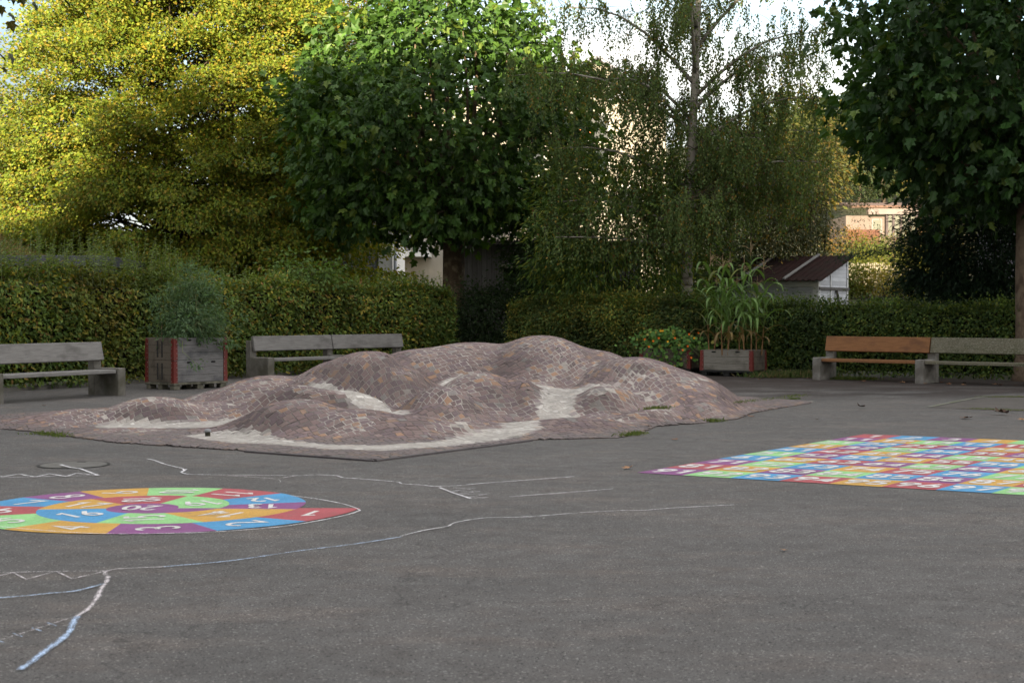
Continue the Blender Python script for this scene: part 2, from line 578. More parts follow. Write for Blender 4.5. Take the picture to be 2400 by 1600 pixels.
OUTLINE = [(-8.6, 19.1), (-6.9, 18.35), (-5.6, 17.35), (-4.2, 15.85), (-2.7, 14.95), (-1.28, 14.0), (-.43, 15.2), (.19, 16.2), (1.2, 16.5),
           (1.55, 17.3), (1.75, 18.1), (2.3, 18.6), (2.95, 19.4), (3.35, 20.6), (4.85, 23.3), (3.5, 24.7), (1.5, 25.6), (-1.5, 26), (-4.0, 26), (-4.8, 25.7),
           (-5.15, 23.2), (-6.0, 21.4), (-6.95, 20.1), (-8.7, 20.6)]
# water courses: photo pixel, distance, half width
CHANNELS = [
    ([(300, 1004, 17.9), (420, 998, 18.0), (520, 992, 18.1), (600, 985, 18.3)], .31),
    ([(500, 1028, 16.6), (600, 1042, 15.95), (700, 1052, 15.5), (800, 1060, 15.15), (900, 1062, 15.1), (1000, 1052, 15.4), (1100, 1036, 15.9), (1180, 1018, 16.6), (1225, 1000, 17.2), (1215, 984, 17.8)], .27),
    ([(728, 896, 19.6), (768, 908, 19.2), (842, 918, 18.7), (887, 930, 18.3), (905, 952, 17.95), (918, 974, 17.5)], .19),
    ([(1090, 836, 20.9), (1130, 848, 20.6), (1189, 860, 20.4), (1290, 865, 20.3), (1370, 874, 20.25), (1420, 890, 20.1), (1355, 908, 20.0), (1312, 926, 19.5), (1300, 950, 18.8), (1300, 975, 18.2)], .27),
    ([(1300, 975, 18.2), (1215, 984, 17.9)], .2),
]
VALLEYS = [
    [(596, 986, 18.3), (650, 968, 18.1), (720, 956, 17.9), (800, 956, 17.75), (870, 968, 17.55), (918, 976, 17.5)],
    [(918, 976, 17.5), (960, 962, 17.9), (1040, 962, 18.1), (1120, 978, 18.1), (1205, 985, 17.9)],
    [(1310, 979, 18.1), (1380, 980, 18.25), (1440, 974, 18.6), (1530, 964, 19.1), (1600, 958, 19.5)],
    [(1230, 1002, 17.2), (1300, 996, 17.3), (1380, 1000, 17.3), (1450, 1006, 17.3)],
    [(728, 896, 19.7), (700, 892, 20.0), (660, 893, 20.2)],
    [(985, 862, 20.6), (1010, 850, 21.0), (1060, 838, 21.3), (1090, 836, 21.0)], [(1420, 892, 20.2), (1520, 886, 20.4), (1600, 905, 20.3)],
    [(985, 862, 20.6), (960, 885, 19.6), (945, 905, 18.9), (925, 935, 18.2)],
]
G0X, G0Y, GS = -9.6, 13.2, 0.03
GNX, GNY = int(15.6 / GS), int(13.6 / GS)
def seg_dist(X, Y, pts):
    """distance to a polyline of (x, y, value), and the value there"""
    best = np.full(X.shape, 1e9)
    val = np.zeros(X.shape)
    for (ax, ay, av), (bx, by, bv) in zip(pts[:-1], pts[1:]):
        dx, dy = bx - ax, by - ay
        t = np.clip(((X - ax) * dx + (Y - ay) * dy) / (dx * dx + dy * dy + 1e-9), 0, 1)
        d = np.hypot(X - ax - t * dx, Y - ay - t * dy)
        k = d < best
        best = np.where(k, d, best)
        val = np.where(k, av + t * (bv - av), val)
    return best, val
def in_poly(X, Y, poly):
    c = np.zeros(X.shape, bool)
    n = len(poly)
    for i in range(n):
        x0, y0 = poly[i]
        x1, y1 = poly[(i + 1) % n]
        if y0 == y1:
            continue
        k = ((y0 > Y) != (y1 > Y)) & (X < (x1 - x0) * (Y - y0) / (y1 - y0) + x0)
        c ^= k
    return c
def mound_field():
    gx = G0X + GS * np.arange(GNX)
    gy = G0Y + GS * np.arange(GNY)
    X, Y = np.meshgrid(gx, gy)
    wob = vnoise(np.stack([X.ravel(), Y.ravel(), np.zeros(X.size)], 1), .9).reshape(X.shape) - .5
    acc = np.zeros(X.shape)
    p = 9.0
    for px, py, d, rx, ry, a in LOBES:
        q = at(px, py, d)
        u, v = X - q.x, Y - q.y
        ca, sa = math.cos(a), math.sin(a)
        u, v = u * ca + v * sa, -u * sa + v * ca
        r2 = (u / rx) ** 2 + (v / ry) ** 2
        acc += (q.z * np.exp(-1.05 * r2 ** 1.2)) ** p
    Z = acc ** (1 / p)
    ins = in_poly(X, Y, OUTLINE)
    de, _ = seg_dist(X, Y, [(x, y, 0) for x, y in OUTLINE + OUTLINE[:1]])
    edge = np.where(ins, de, 0)
    Z = Z * sstep(0, .55, edge) + .014 * sstep(0, .14, edge)
    W = np.zeros(X.shape)
    for pts in VALLEYS:
        q = [at(*c) for c in pts]
        d, zc = seg_dist(X, Y, [(v.x, v.y, max(v.z, .02)) for v in q])
        k = (1 - sstep(.03, .42, d + wob * .12)) * .85
        Z = np.where(Z > zc, Z * (1 - k) + zc * k, Z)
    for pts, hw in CHANNELS:
        q = [at(*c) for c in pts]
        d, zc = seg_dist(X, Y, [(v.x, v.y, max(v.z, .015)) for v in q])
        d = d + wob * .22
        k = 1 - sstep(hw * .55, hw * 2.0, d)
        Z = Z * (1 - k) + np.minimum(Z, zc) * k * .75 + zc * k * .25
        W = np.maximum(W, 1 - sstep(hw * .75, hw * 1.25, d))
    Z = Z + .012 * (vnoise(np.stack([X.ravel(), Y.ravel(), np.zeros(X.size)], 1), 3.1).reshape(X.shape) - .5)
    return X, Y, Z, W, ins
MX, MY, MZ, MW, MIN_ = mound_field()
def grid_at(A, x, y):
    u = np.clip((x - G0X) / GS, 0, GNX - 1.001)
    v = np.clip((y - G0Y) / GS, 0, GNY - 1.001)
    i, j = u.astype(int), v.astype(int)
    fu, fv = u - i, v - j
    return (A[j, i] * (1 - fu) + A[j, i + 1] * fu) * (1 - fv) + (A[j + 1, i] * (1 - fu) + A[j + 1, i + 1] * fu) * fv

def build_mound():
    root = thing('cobbled_mound', 'low winding play mound of mauve cobblestones with pale dry water channels', 'play mound', (0, 0, 0))
    # mortar bed
    step = 2
    X, Y, Z, W, I = (A[::step, ::step] for A in (MX, MY, MZ, MW, MIN_))
    n = vnoise(np.stack([X.ravel(), Y.ravel(), X.ravel() * 0], 1), 1.7).reshape(X.shape)
    n2 = vnoise(np.stack([X.ravel(), Y.ravel(), X.ravel() * 0 + 9], 1), 6.0).reshape(X.shape)
    ZB = Z - .012
    V = np.stack([X, Y, ZB], -1).reshape(-1, 3)
    nx, ny = X.shape[1], X.shape[0]
    i = (np.arange(ny - 1)[:, None] * nx + np.arange(nx - 1)[None, :])
    keep = (I[:-1, :-1] & I[1:, :-1] & I[:-1, 1:] & I[1:, 1:])
    i = i[keep]
    F = np.stack([i, i + 1, i + nx + 1, i + nx], 1)
    tint = np.tile(np.array([.30, .27, .24]), (len(i), 1))
    used, inv = np.unique(F, return_inverse=True)
    me = mesh_np('mortar_bed', V[used], inv.ravel(), np.full(len(i), 4), tint, smooth=True)
    obj('mortar_bed', me, tint_mat('mound_mortar', .92, 26.0, .38, .6, .2, .006), root)
    # stones: a net of equal meshes relaxed over the surface so rows follow the bulges
    cell = .085
    N = 170
    a0 = R(33)
    g = (np.arange(N) - (N - 1) / 2) * cell
    U, Vv = np.meshgrid(g, g)
    wv = .16 * np.sin(U * 1.9) + .12 * np.sin(U * 3.7 + 1)
    Vv = Vv + wv
    cx, cy = -1.9, 20.0
    x = cx + U * math.cos(a0) - Vv * math.sin(a0)
    y = cy + U * math.sin(a0) + Vv * math.cos(a0)
    for it in range(160):
        z = grid_at(MZ, x, y)
        P = np.stack([x, y, z], -1)
        dsp = np.zeros(P.shape)
        for ax in (0, 1):
            e = np.diff(P, axis=ax)
            ln = np.linalg.norm(e, axis=-1, keepdims=True)
            f = e * (ln - cell) / np.maximum(ln, 1e-6) * .22
            if ax == 0:
                dsp[:-1] += f
                dsp[1:] -= f
            else:
                dsp[:, :-1] += f
                dsp[:, 1:] -= f
        x += dsp[..., 0]
        y += dsp[..., 1]
    # wobble the courses, then cut each into stones of uneven length (broken joints)
    x += RNG.normal(0, .0105, x.shape)
    y += RNG.normal(0, .0105, y.shape)
    z = grid_at(MZ, x, y)
    P = np.stack([x, y, z], -1)
    Qs = []
    for j in range(N - 1):
        t = np.cumsum(RNG.uniform(.62, 1.45, 270)) - RNG.uniform(0, 1)
        t = t[(t > .2) & (t < N - 1.4)]
        ta, tb = t + RNG.normal(0, .06, len(t)), t + RNG.normal(0, .06, len(t))
        def on(row, tt):
            i = tt.astype(int)
            f = (tt - i)[:, None]
            return P[row, i] * (1 - f) + P[row, i + 1] * f
        A_, B_ = on(j, ta), on(j + 1, tb)
        Qs.append(np.stack([A_[:-1], A_[1:], B_[1:], B_[:-1]], 1))
    Q = np.concatenate(Qs)
    ctr = Q.mean(1)
    ok = in_poly(ctr[:, 0], ctr[:, 1], OUTLINE)
    ok &= ctr[:, 1] < 26.5
    Wc = grid_at(MW, ctr[:, 0], ctr[:, 1])
    Q, Wc = Q[ok], Wc[ok]
    # corners that fall outside are set on the outline, so the foot ends in a clean line
    fx, fy = Q[..., 0].ravel(), Q[..., 1].ravel()
    outm = ~in_poly(fx, fy, OUTLINE)
    bx, by, bd = fx.copy(), fy.copy(), np.full(fx.shape, 1e9)
    for (ax, ay), (cx_, cy_) in zip(OUTLINE, OUTLINE[1:] + OUTLINE[:1]):
        dx, dy = cx_ - ax, cy_ - ay
        t = np.clip(((fx - ax) * dx + (fy - ay) * dy) / (dx * dx + dy * dy), 0, 1)
        d = np.hypot(fx - ax - t * dx, fy - ay - t * dy)
        kk = d < bd
        bd = np.where(kk, d, bd)
        bx, by = np.where(kk, ax + t * dx, bx), np.where(kk, ay + t * dy, by)
    fx, fy = np.where(outm, bx, fx), np.where(outm, by, fy)
    Q = np.stack([fx, fy, np.where(outm, 0.004, Q[..., 2].ravel())], 1).reshape(-1, 4, 3)
    ctr = Q.mean(1)
    m = len(Q)
    nrm = unit(np.cross(Q[:, 2] - Q[:, 0], Q[:, 3] - Q[:, 1]))
    nrm *= np.sign(nrm[:, 2:3])
    ins1 = RNG.uniform(.83, .95, (m, 4, 1))
    tilt = RNG.normal(0, .0008, (m, 4, 1))
    h = (.0105 + RNG.normal(0, .0010, (m, 1, 1)) - .0035 * Wc[:, None, None])
    # joint mortar: one patch per stone, its level and paleness drifting over the mound
    cn = np.stack([ctr[:, 0], ctr[:, 1], ctr[:, 2] * 0], 1)
    jn, jn2 = vnoise(cn, 1.7), vnoise(cn + 9, 5.0)
    hm = (.0078 + .003 * (jn - .45) + .0015 * (jn2 - .5) + .0005 * Wc)[:, None, None]
    JV = (ctr[:, None, :] + (Q - ctr[:, None, :]) * 1.03 + nrm[:, None, :] * hm).reshape(-1, 3)
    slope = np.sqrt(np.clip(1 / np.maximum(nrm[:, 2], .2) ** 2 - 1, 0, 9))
    moss = sstep(.32, .85, slope) * sstep(.30, .60, vnoise(cn + 15, 1.2)) + .35 * sstep(.5, .95, slope)  # steepness darkens joints and stones in patches, setting the humps apart
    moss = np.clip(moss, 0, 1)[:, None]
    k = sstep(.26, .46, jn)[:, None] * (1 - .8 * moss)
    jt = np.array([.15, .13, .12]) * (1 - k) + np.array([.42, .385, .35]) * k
    jt = (jt * (1 - Wc[:, None]) + np.array([.45, .42, .385]) * Wc[:, None]) * RNG.uniform(.82, 1.1, (m, 1))
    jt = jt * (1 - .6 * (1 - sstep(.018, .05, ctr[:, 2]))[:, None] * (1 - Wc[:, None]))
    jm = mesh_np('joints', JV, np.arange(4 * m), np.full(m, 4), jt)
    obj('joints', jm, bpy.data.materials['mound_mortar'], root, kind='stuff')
    mid = ctr[:, None, :] + (Q - ctr[:, None, :]) * ins1
    top = ctr[:, None, :] + (Q - ctr[:, None, :]) * ins1 * .91
    ring0 = mid - nrm[:, None, :] * .004
    ring1 = mid + nrm[:, None, :] * (h * .72)
    ring2 = top + nrm[:, None, :] * (h + tilt)
    V = np.concatenate([ring0, ring1, ring2], 1).reshape(-1, 3)
    fl = [(8, 9, 10, 11)]
    for k in range(4):
        k2 = (k + 1) % 4
        fl += [(k, k2, 4 + k2, 4 + k), (4 + k, 4 + k2, 8 + k2, 8 + k)]
    fl = np.array(fl)
    F = (fl[None] + (np.arange(m) * 12)[:, None, None]).reshape(-1)
    cols = [(.195, .138, .132), (.170, .125, .130), (.225, .165, .153), (.145, .108, .105), (.32, .195, .13), (.265, .175, .13), (.21, .19, .18)]
    wts = [34, 26, 16, 12, 4.5, 5, 2.5]
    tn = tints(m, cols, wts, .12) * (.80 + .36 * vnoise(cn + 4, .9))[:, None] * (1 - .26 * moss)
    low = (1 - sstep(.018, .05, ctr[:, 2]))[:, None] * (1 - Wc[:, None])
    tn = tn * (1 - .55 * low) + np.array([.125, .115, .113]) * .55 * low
    wk = (Wc * np.clip(RNG.normal(.88, .16, m), .2, 1))[:, None]
    tn = tn * (1 - wk) + np.array([.64, .61, .57]) * wk * RNG.uniform(.76, 1.1, (m, 1))
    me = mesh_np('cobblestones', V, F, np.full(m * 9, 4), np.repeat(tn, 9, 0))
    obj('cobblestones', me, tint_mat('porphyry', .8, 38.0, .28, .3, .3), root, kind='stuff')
    # dark metal edging at the near corner
    e = MB()
    pts = [Vector((-2.65, 14.86, 0)), Vector((-1.28, 13.93, 0)), Vector((.20, 16.12, 0))]
    for p, q in zip(pts[:-1], pts[1:]):
        d = (q - p).normalized()
        nn = Vector((-d.y, d.x, 0)) * .03
        b = [p - nn, q - nn, q + nn, p + nn]
        e.hexa([v + Vector((0, 0, -.02)) for v in b], [v + Vector((0, 0, .016)) for v in b])
    e.build('edging', rough_mat('dark_edging', (.06, .05, .055), (.09, .078, .08), 8, .7), root)
build_mound()
# ------------------------------------------------------------------ painted games and chalk on the asphalt
def paint_mat(name, c):
    m, t, b = new_mat(name)
    v = coords(t)
    n = noise_n(t, v, 40.0, 5.0, .7)
    n2 = noise_n(t, v, 3.0, 5.0)
    f = noise_n(t, v, 105.0, 3.0, .85)
    d = tuple(x * .80 for x in c)
    col = mix(t, ramp(t, n2, .35, .7), c, d)
    col = mix(t, ramp(t, f, .34, .56), mix(t, 1.0, col, (.62, .61, .60), 'MULTIPLY'), col)
    n3 = noise_n(t, v, 7.0, 6.0, .7)
    col = mix(t, ramp(t, n3, .54, .74), col, mix(t, .62, col, (.12, .112, .105)))
    if n != 0 and name != 'road_paint_white':
        col = mix(t, ramp(t, n, .76, .86), col, (.14, .13, .12))
    t.links.new(col, b.inputs['Base Color'])
    b.inputs['Roughness'].default_value = .75
    b.inputs['Specular IOR Level'].default_value = .3
    bump(t, b, f, .35, .003)
    return m
PAINT = {k: paint_mat('road_paint_' + n, c) for k, n, c in (
    ('R', 'red', (.42, .085, .10)), ('B', 'blue', (.075, .31, .58)), ('P', 'purple', (.25, .08, .24)),
    ('O', 'orange', (.60, .345, .07)), ('G', 'green', (.30, .62, .25)), ('W', 'white', (.72, .71, .70)))}

def arc(cx, cy, rx, ry, a0, a1, n=9):
    return [(cx + rx * math.cos(R(a0 + (a1 - a0) * k / n)), cy + ry * math.sin(R(a0 + (a1 - a0) * k / n))) for k in range(n + 1)]
GLYPH = {       # strokes in a box 0.56 wide, 1 high
    '0': [arc(.28, .5, .24, .44, 90, 450, 20)], '1': [[(.10, .78), (.34, .96), (.34, .04)]],
    '2': [arc(.28, .69, .23, .25, 160, -35, 10) + [(.05, .06), (.53, .06)]],
    '3': [arc(.27, .73, .21, .22, 150, -85, 9) + arc(.27, .27, .24, .24, 85, -150, 10), [(.13, .50), (.36, .50)]],
    '4': [[(.40, .04), (.40, .95), (.04, .30), (.55, .30)]],
    '5': [[(.50, .94), (.12, .94), (.08, .54)] + arc(.27, .33, .24, .28, 115, -140, 12)],
    '6': [[(.42, .96), (.12, .50)] + arc(.28, .29, .23, .24, 160, -190, 16)],
    '7': [[(.04, .94), (.53, .94), (.20, .04)]],
    '8': [arc(.28, .27, .24, .23, 90, 450, 16), arc(.28, .73, .20, .21, -90, 270, 16)],
    '9': [[(.14, .04), (.44, .50)] + arc(.28, .71, .23, .24, -20, 330, 16)],
}
def ribbon(mb, pts, wd, z, jit=0.0):
    """a flat mitred band along points; width constant or per point"""
    n = len(pts)
    P = [Vector((p[0], p[1], 0)) for p in pts]
    W = wd if hasattr(wd, '__len__') else [wd] * n
    vs = []
    for i in range(n):
        d0 = (P[i] - P[i - 1]).normalized() if i else (P[1] - P[0]).normalized()
        d1 = (P[i + 1] - P[i]).normalized() if i < n - 1 else d0
        t = d0 + d1
        t = t.normalized() if t.length > .2 else d1
        m = Vector((-t.y, t.x, 0))
        k = min(1.0 / max(m.dot(Vector((-d1.y, d1.x, 0))), .35), 2.0)
        a = W[i] / 2 * k
        vs += [(P[i].x + m.x * a * (1 + random.uniform(-jit, jit)), P[i].y + m.y * a * (1 + random.uniform(-jit, jit)), z),
               (P[i].x - m.x * a * (1 + random.uniform(-jit, jit)), P[i].y - m.y * a * (1 + random.uniform(-jit, jit)), z)]
    # every segment a hair above the one before, so folds at sharp bends never share a plane
    for i in range(n - 1):
        q = [Vector(vs[k]) + Vector((0, 0, .00012 * i)) for k in (2 * i, 2 * i + 1, 2 * i + 3, 2 * i + 2)]
        mb.add(q, [(0, 1, 2, 3)])
def number_mesh(txt, c, xdir, ydir, h, wst, z, gap=.16, wide=1.0):
    """digits centred on c, reading along xdir, upright along ydir (flat on the ground)"""
    mb = MB()
    wtot = len(txt) * .56 * wide + (len(txt) - 1) * gap
    k = 0
    for i, ch in enumerate(txt):
        off = -wtot / 2 + i * (.56 * wide + gap)
        for st in GLYPH[ch]:
            pts = []
            for x, y in st:
                X = (off + x * wide) * h
                Y = (y - .5) * h
                pts.append((c[0] + xdir[0] * X + ydir[0] * Y, c[1] + xdir[1] * X + ydir[1] * Y))
            ribbon(mb, pts, wst, z + .0006 * k)
            k += 1
    return mb.mesh('number')

def build_number_grid():
    # corners on the ground, from the photo
    A = gp(2026, 1017.6)
    Bb = gp(1492.4, 1107.9)
    C7 = gp(2323.6, 1156)
    vi = (C7 - Bb) / 7.0
    vj = (Bb - A) / 10.0
    root = thing('number_grid', 'painted hundred square of bright numbered tiles on the asphalt', 'painted game', A)
    rows = ['RBPOGRBPGO', 'POGBROGPBR', 'GBRPORBGOP', 'OPGBRPOGRB', 'BROPGOBRPG', 'GPBORBGOBP', 'BORPGPOBGR', 'PGBORBGPRO', 'ROPGBPORGB', 'PGBRORBGPO']
    xd, yd = vi.normalized(), -vj.normalized()
    for j in range(10):
        for i in range(10):
            p = [vi * i + vj * j, vi * (i + 1) + vj * j, vi * (i + 1) + vj * (j + 1), vi * i + vj * (j + 1)]
            mb = MB().add([(q.x, q.y, .004) for q in p], [(3, 2, 1, 0)])
            sq = mb.build('numbered_square', PAINT[rows[j][i]], root)
            n = j * 10 + i + 1
            c = vi * (i + .5) + vj * (j + .5)
            obj('number', number_mesh(str(n), c, xd, yd, vj.length * .56, vj.length * .105, .0055, .14, .92), PAINT['W'], sq)
build_number_grid()

SP_C = (-2.62, 10.6)
SP_T = [0, .06, .125, .25, .375, .5, .625, .75, .875, .95, 1.0, 1.06, 1.125, 1.25, 1.375, 1.5, 1.625, 1.75, 1.875, 1.95, 2.0, 2.06, 2.125, 2.25, 2.5, 2.75, 3.0, 3.2]
SP_R = [1.54, 1.44, 1.35, 1.225, 1.215, 1.215, 1.225, 1.24, 1.21, 1.16, 1.10, 1.02, .93, .765, .735, .73, .735, .735, .67, .60, .54, .44, .34, .265, .26, .26, .24, .2]
def sp_r(t):
    return float(np.interp(t, SP_T, SP_R))
def sp_p(t, r):
    a = -2 * math.pi * t            # clockwise as seen from above
    return (SP_C[0] + r * math.cos(a), SP_C[1] + r * math.sin(a))
def build_spiral():
    root = thing('number_spiral', 'painted snail spiral of coloured segments numbered one to twenty', 'painted game', (0, 0, 0))
    bnd = [-.012, 28, 56, 87, 122, 157, 186, 210, 233, 258, 286, 314, 343, 363, 360 + 51, 360 + 100, 360 + 174, 360 + 225, 360 + 283, 720, 720]
    cols = 'RBPOGRBPOGRBPOGBORGP'
    for k in range(20):
        t0, t1 = bnd[k] / 360, bnd[k + 1] / 360
        if k == 19:
            ts = np.linspace(2.0, 3.0, 40)
            outer = [sp_p(t, sp_r(t)) for t in ts]
            poly = outer
            t0, t1 = 2.25, 2.25
        else:
            ts = np.linspace(t0, t1, 14)
            outer = [sp_p(t, sp_r(t)) for t in ts]
            inner = [sp_p(t, sp_r(t + 1)) for t in ts]
            poly = outer + inner[::-1]
        mb = MB()
        if k == 19:
            mb.add([(x, y, .004) for x, y in poly], [tuple(range(len(poly)))[::-1]])
        else:
            n = len(outer)
            mb.add([(x, y, .004) for x, y in outer + inner], [(i, i + 1, n + i + 1, n + i)[::-1] for i in range(n - 1)])
        sg = mb.build('spiral_segment', PAINT[cols[k]], root)
        tm = (t0 + t1) / 2
        if k == 19:
            c, up, h = (SP_C[0] - .02, SP_C[1] - .0), (0, -1), .24
        else:
            rm = (sp_r(tm) + sp_r(tm + 1)) / 2
            c = sp_p(tm, rm)
            a = -2 * math.pi * tm
            up = (math.sin(a), -math.cos(a))
            h = min((sp_r(tm) - sp_r(tm + 1)) * .68, .21 if k in (11, 12) else .275) if k else .26
            if k == 0:
                c = sp_p(.035, 1.27)
        xd = (up[1], -up[0])
        obj('number', number_mesh(str(k + 1), c, xd, up, h, .036, .0055, .12, .78 if k > 8 else .95), PAINT['W'], sg)
build_spiral()

def chalk_mat(name, c, dens):
    m, t, b = new_mat(name)
    v = coords(t)
    n = noise_n(t, v, 130.0, 3.0, .8)
    n2 = noise_n(t, v, 16.0, 4.0, .65)
    b.inputs['Base Color'].default_value = c + (1,)
    b.inputs['Roughness'].default_value = .95
    e = nd(t, 'ShaderNodeAttribute', attribute_name='edge')
    s = nd(t, 'ShaderNodeMath', operation='MULTIPLY_ADD')
    s.inputs[1].default_value = .42
    t.links.new(e.outputs['Fac'], s.inputs[0])
    t.links.new(n, s.inputs[2])
    s2 = nd(t, 'ShaderNodeMath', operation='MULTIPLY_ADD')
    s2.inputs[1].default_value = .45
    t.links.new(n2, s2.inputs[0])
    t.links.new(s.outputs[0], s2.inputs[2])
    s3 = nd(t, 'ShaderNodeMath', operation='MULTIPLY')
    s3.inputs[1].default_value = .6
    t.links.new(s2.outputs[0], s3.inputs[0])
    t.links.new(ramp(t, s3.outputs[0], dens, dens + .08), b.inputs['Alpha'])
    return m
def chalk_mesh(pts, wd, z):
    prof = [(-1, 0), (-.55, .7), (0, 1), (.55, .7), (1, 0)]
    n = len(pts)
    V, E_ = [], []
    for i in range(n):
        t = (pts[min(i + 1, n - 1)] - pts[max(i - 1, 0)]).normalized()
        m = Vector((-t.y, t.x, 0))
        for a, e in prof:
            V.append(pts[i] + m * (a * wd[i] / 2) + Vector((0, 0, z + .000004 * i)))
            E_.append(e * random.uniform(.8, 1.0))
    F = [(5 * i + k, 5 * i + 5 + k, 5 * i + 6 + k, 5 * i + 1 + k)[::-1] for i in range(n - 1) for k in range(4)]
    me = mesh_np('chalk_stroke', np.array([tuple(v) for v in V]), [x for f in F for x in f], [4] * len(F))
    at_ = me.attributes.new('edge', 'FLOAT', 'POINT')
    at_.data.foreach_set('value', np.array(E_, np.float32))
    return me
CH_W = chalk_mat('white_chalk', (.78, .77, .80), .585)
CH_P = chalk_mat('pinkish_chalk', (.72, .67, .69), .60)
CH_B = chalk_mat('pale_blue_chalk', (.44, .58, .80), .59)
CH_T = chalk_mat('worn_chalk', (.70, .70, .68), .65)
def smooth_px(pts, n=4):
    out = []
    for i in range(len(pts) - 1):
        p0, p1, p2, p3 = pts[max(i - 1, 0)], pts[i], pts[i + 1], pts[min(i + 2, len(pts) - 1)]
        for k in range(n):
            t = k / n
            out.append(tuple(.5 * (2 * p1[j] + (p2[j] - p0[j]) * t + (2 * p0[j] - 5 * p1[j] + 4 * p2[j] - p3[j]) * t * t
                                   + (3 * p1[j] - p0[j] - 3 * p2[j] + p3[j]) * t ** 3) for j in (0, 1)))
    out.append(pts[-1])
    return out
def chalk(name, label, strokes):
    """strokes: (points in pixels, width m, material, curved?)"""
    root = thing(name, label, 'chalk drawing', (0, 0, 0))
    for i, (pts, wd, m, cur) in enumerate(strokes):
        q = smooth_px(pts) if cur else pts
        g = []
        for a, b_ in zip(q[:-1], q[1:]):
            u, v = gp(*a), gp(*b_)
            k = max(1, int((v - u).length / .06))
            g += [u + (v - u) * (j / k) for j in range(k)]
        g.append(gp(*q[-1]))
        me = chalk_mesh(g, [wd * 1.25 * random.uniform(.85, 1.1) for _ in g], .0075 + .0004 * (i % 6))
        obj('chalk_stroke', me, m, root)
def r5(pts):
    return [(x * .3827, 1040 + y * .3827) for x, y in pts]
def rl(pts):
    return [(x * .3827, 1280 + y * .3827) for x, y in pts]
def rc(pts):
    return [(900 + x * .3827, 1090 + y * .3827) for x, y in pts]
chalk('chalk_jaw', 'white chalk zigzag teeth drawn beside the round manhole cover', [
    (r5([(-60, 209), (0, 209), (300, 203), (600, 196)]), .022, CH_W, False),
    (r5([(-60, 188), (15, 205), (115, 188), (215, 206), (305, 187), (405, 203), (465, 184), (590, 194)]), .032, CH_W, False),
    (r5([(372, 131), (430, 148), (490, 155), (600, 196)]), .040, CH_W, False)])
chalk('chalk_back_line', 'long white chalk contour running across between mound and spiral', [
    (r5([(900, 94), (945, 104), (1000, 124), (1050, 138), (1110, 152), (1126, 164), (1112, 178), (1150, 188), (1250, 192), (1500, 194), (1810, 198), (1900, 194), (1960, 193), (2060, 198), (2100, 210), (2200, 217), (2352, 229)])
     + rc([(90, 108), (110, 117), (220, 124), (290, 132), (360, 132), (450, 129), (620, 113), (800, 100), (1165, 73)]), .026, CH_W, True),
    (r5([(1140, 159), (1112, 178)]), .04, CH_W, False),
    (r5([(1400, 198), (1550, 208), (1700, 218), (1815, 198)]), .020, CH_P, False),
    (r5([(1700, 218), (1718, 234), (1702, 244)]), .022, CH_T, True),
    (rc([(340, 142), (440, 180), (540, 212)]), .030, CH_W, False),
    (rc([(340, 142), (555, 148), (400, 166), (590, 166), (445, 182), (628, 182), (520, 202), (640, 203), (540, 212)]), .013, CH_W, False)])
chalk('chalk_dash', 'short straight white chalk dash left of the number grid', [
    (rc([(765, 197), (1000, 180), (1360, 152), (1400, 148)]), .020, CH_W, False)])
chalk('chalk_belly_line', 'very long thin chalk contour sweeping diagonally in the foreground', [
    ([(248, 1341), (262, 1337), (290, 1334), (388, 1330)], .020, CH_P, True),
    ([(384, 1330), (420, 1327), (541, 1316), (714, 1291), (830, 1277), (939, 1260)], .021, CH_B, True),
    (rc([(100, 440), (240, 405), (385, 380), (420, 362), (490, 345), (600, 329), (700, 325), (810, 323), (900, 319), (1000, 312), (1200, 296), (1430, 283), (1600, 280), (1750, 268), (2145, 247)]), .019, CH_W, True),
    (rc([(860, 322), (985, 329)]), .017, CH_T, False)])
chalk('chalk_spiral_outline', 'white chalk outline hugging the painted snail spiral and its tail', [
    ([(u, v) for u, v in r5([(1780, 320), (1900, 335), (2000, 351), (2080, 367), (2150, 386), (2200, 407), (2190, 418), (2100, 445), (1900, 484), (1700, 514), (1325, 543), (1000, 553), (740, 556), (500, 550), (300, 537), (90, 520), (-40, 506)])], .022, CH_W, True)])
chalk('chalk_fin', 'blue and white chalk fin shape in the lower left corner', [
    (rl([(-30, 168), (0, 167), (330, 159), (655, 156)]), .013, CH_P, False),
    (rl([(-30, 192), (80, 167), (160, 208), (345, 159), (440, 205), (640, 160)]), .018, CH_P, False),
    (rl([(643, 160), (646, 176), (660, 196), (650, 226), (620, 266), (590, 330), (540, 390), (478, 433)]), .040, CH_P, True),
    (rl([(474, 436), (440, 490), (430, 520), (380, 575), (290, 640), (200, 710), (122, 765)]), .044, CH_B, True),
    (rl([(-30, 325), (150, 312), (300, 296), (450, 283), (560, 258), (636, 236)]), .026, CH_B, True),
    (rl([(478, 433), (330, 480), (160, 534), (-30, 594)]), .009, CH_P, False)]
    + [(rl([(x - 30, y - 10), (x + 28, y + 10)]), .010, CH_B, False) for x, y in ((320, 485), (225, 517), (108, 551), (-5, 588))])
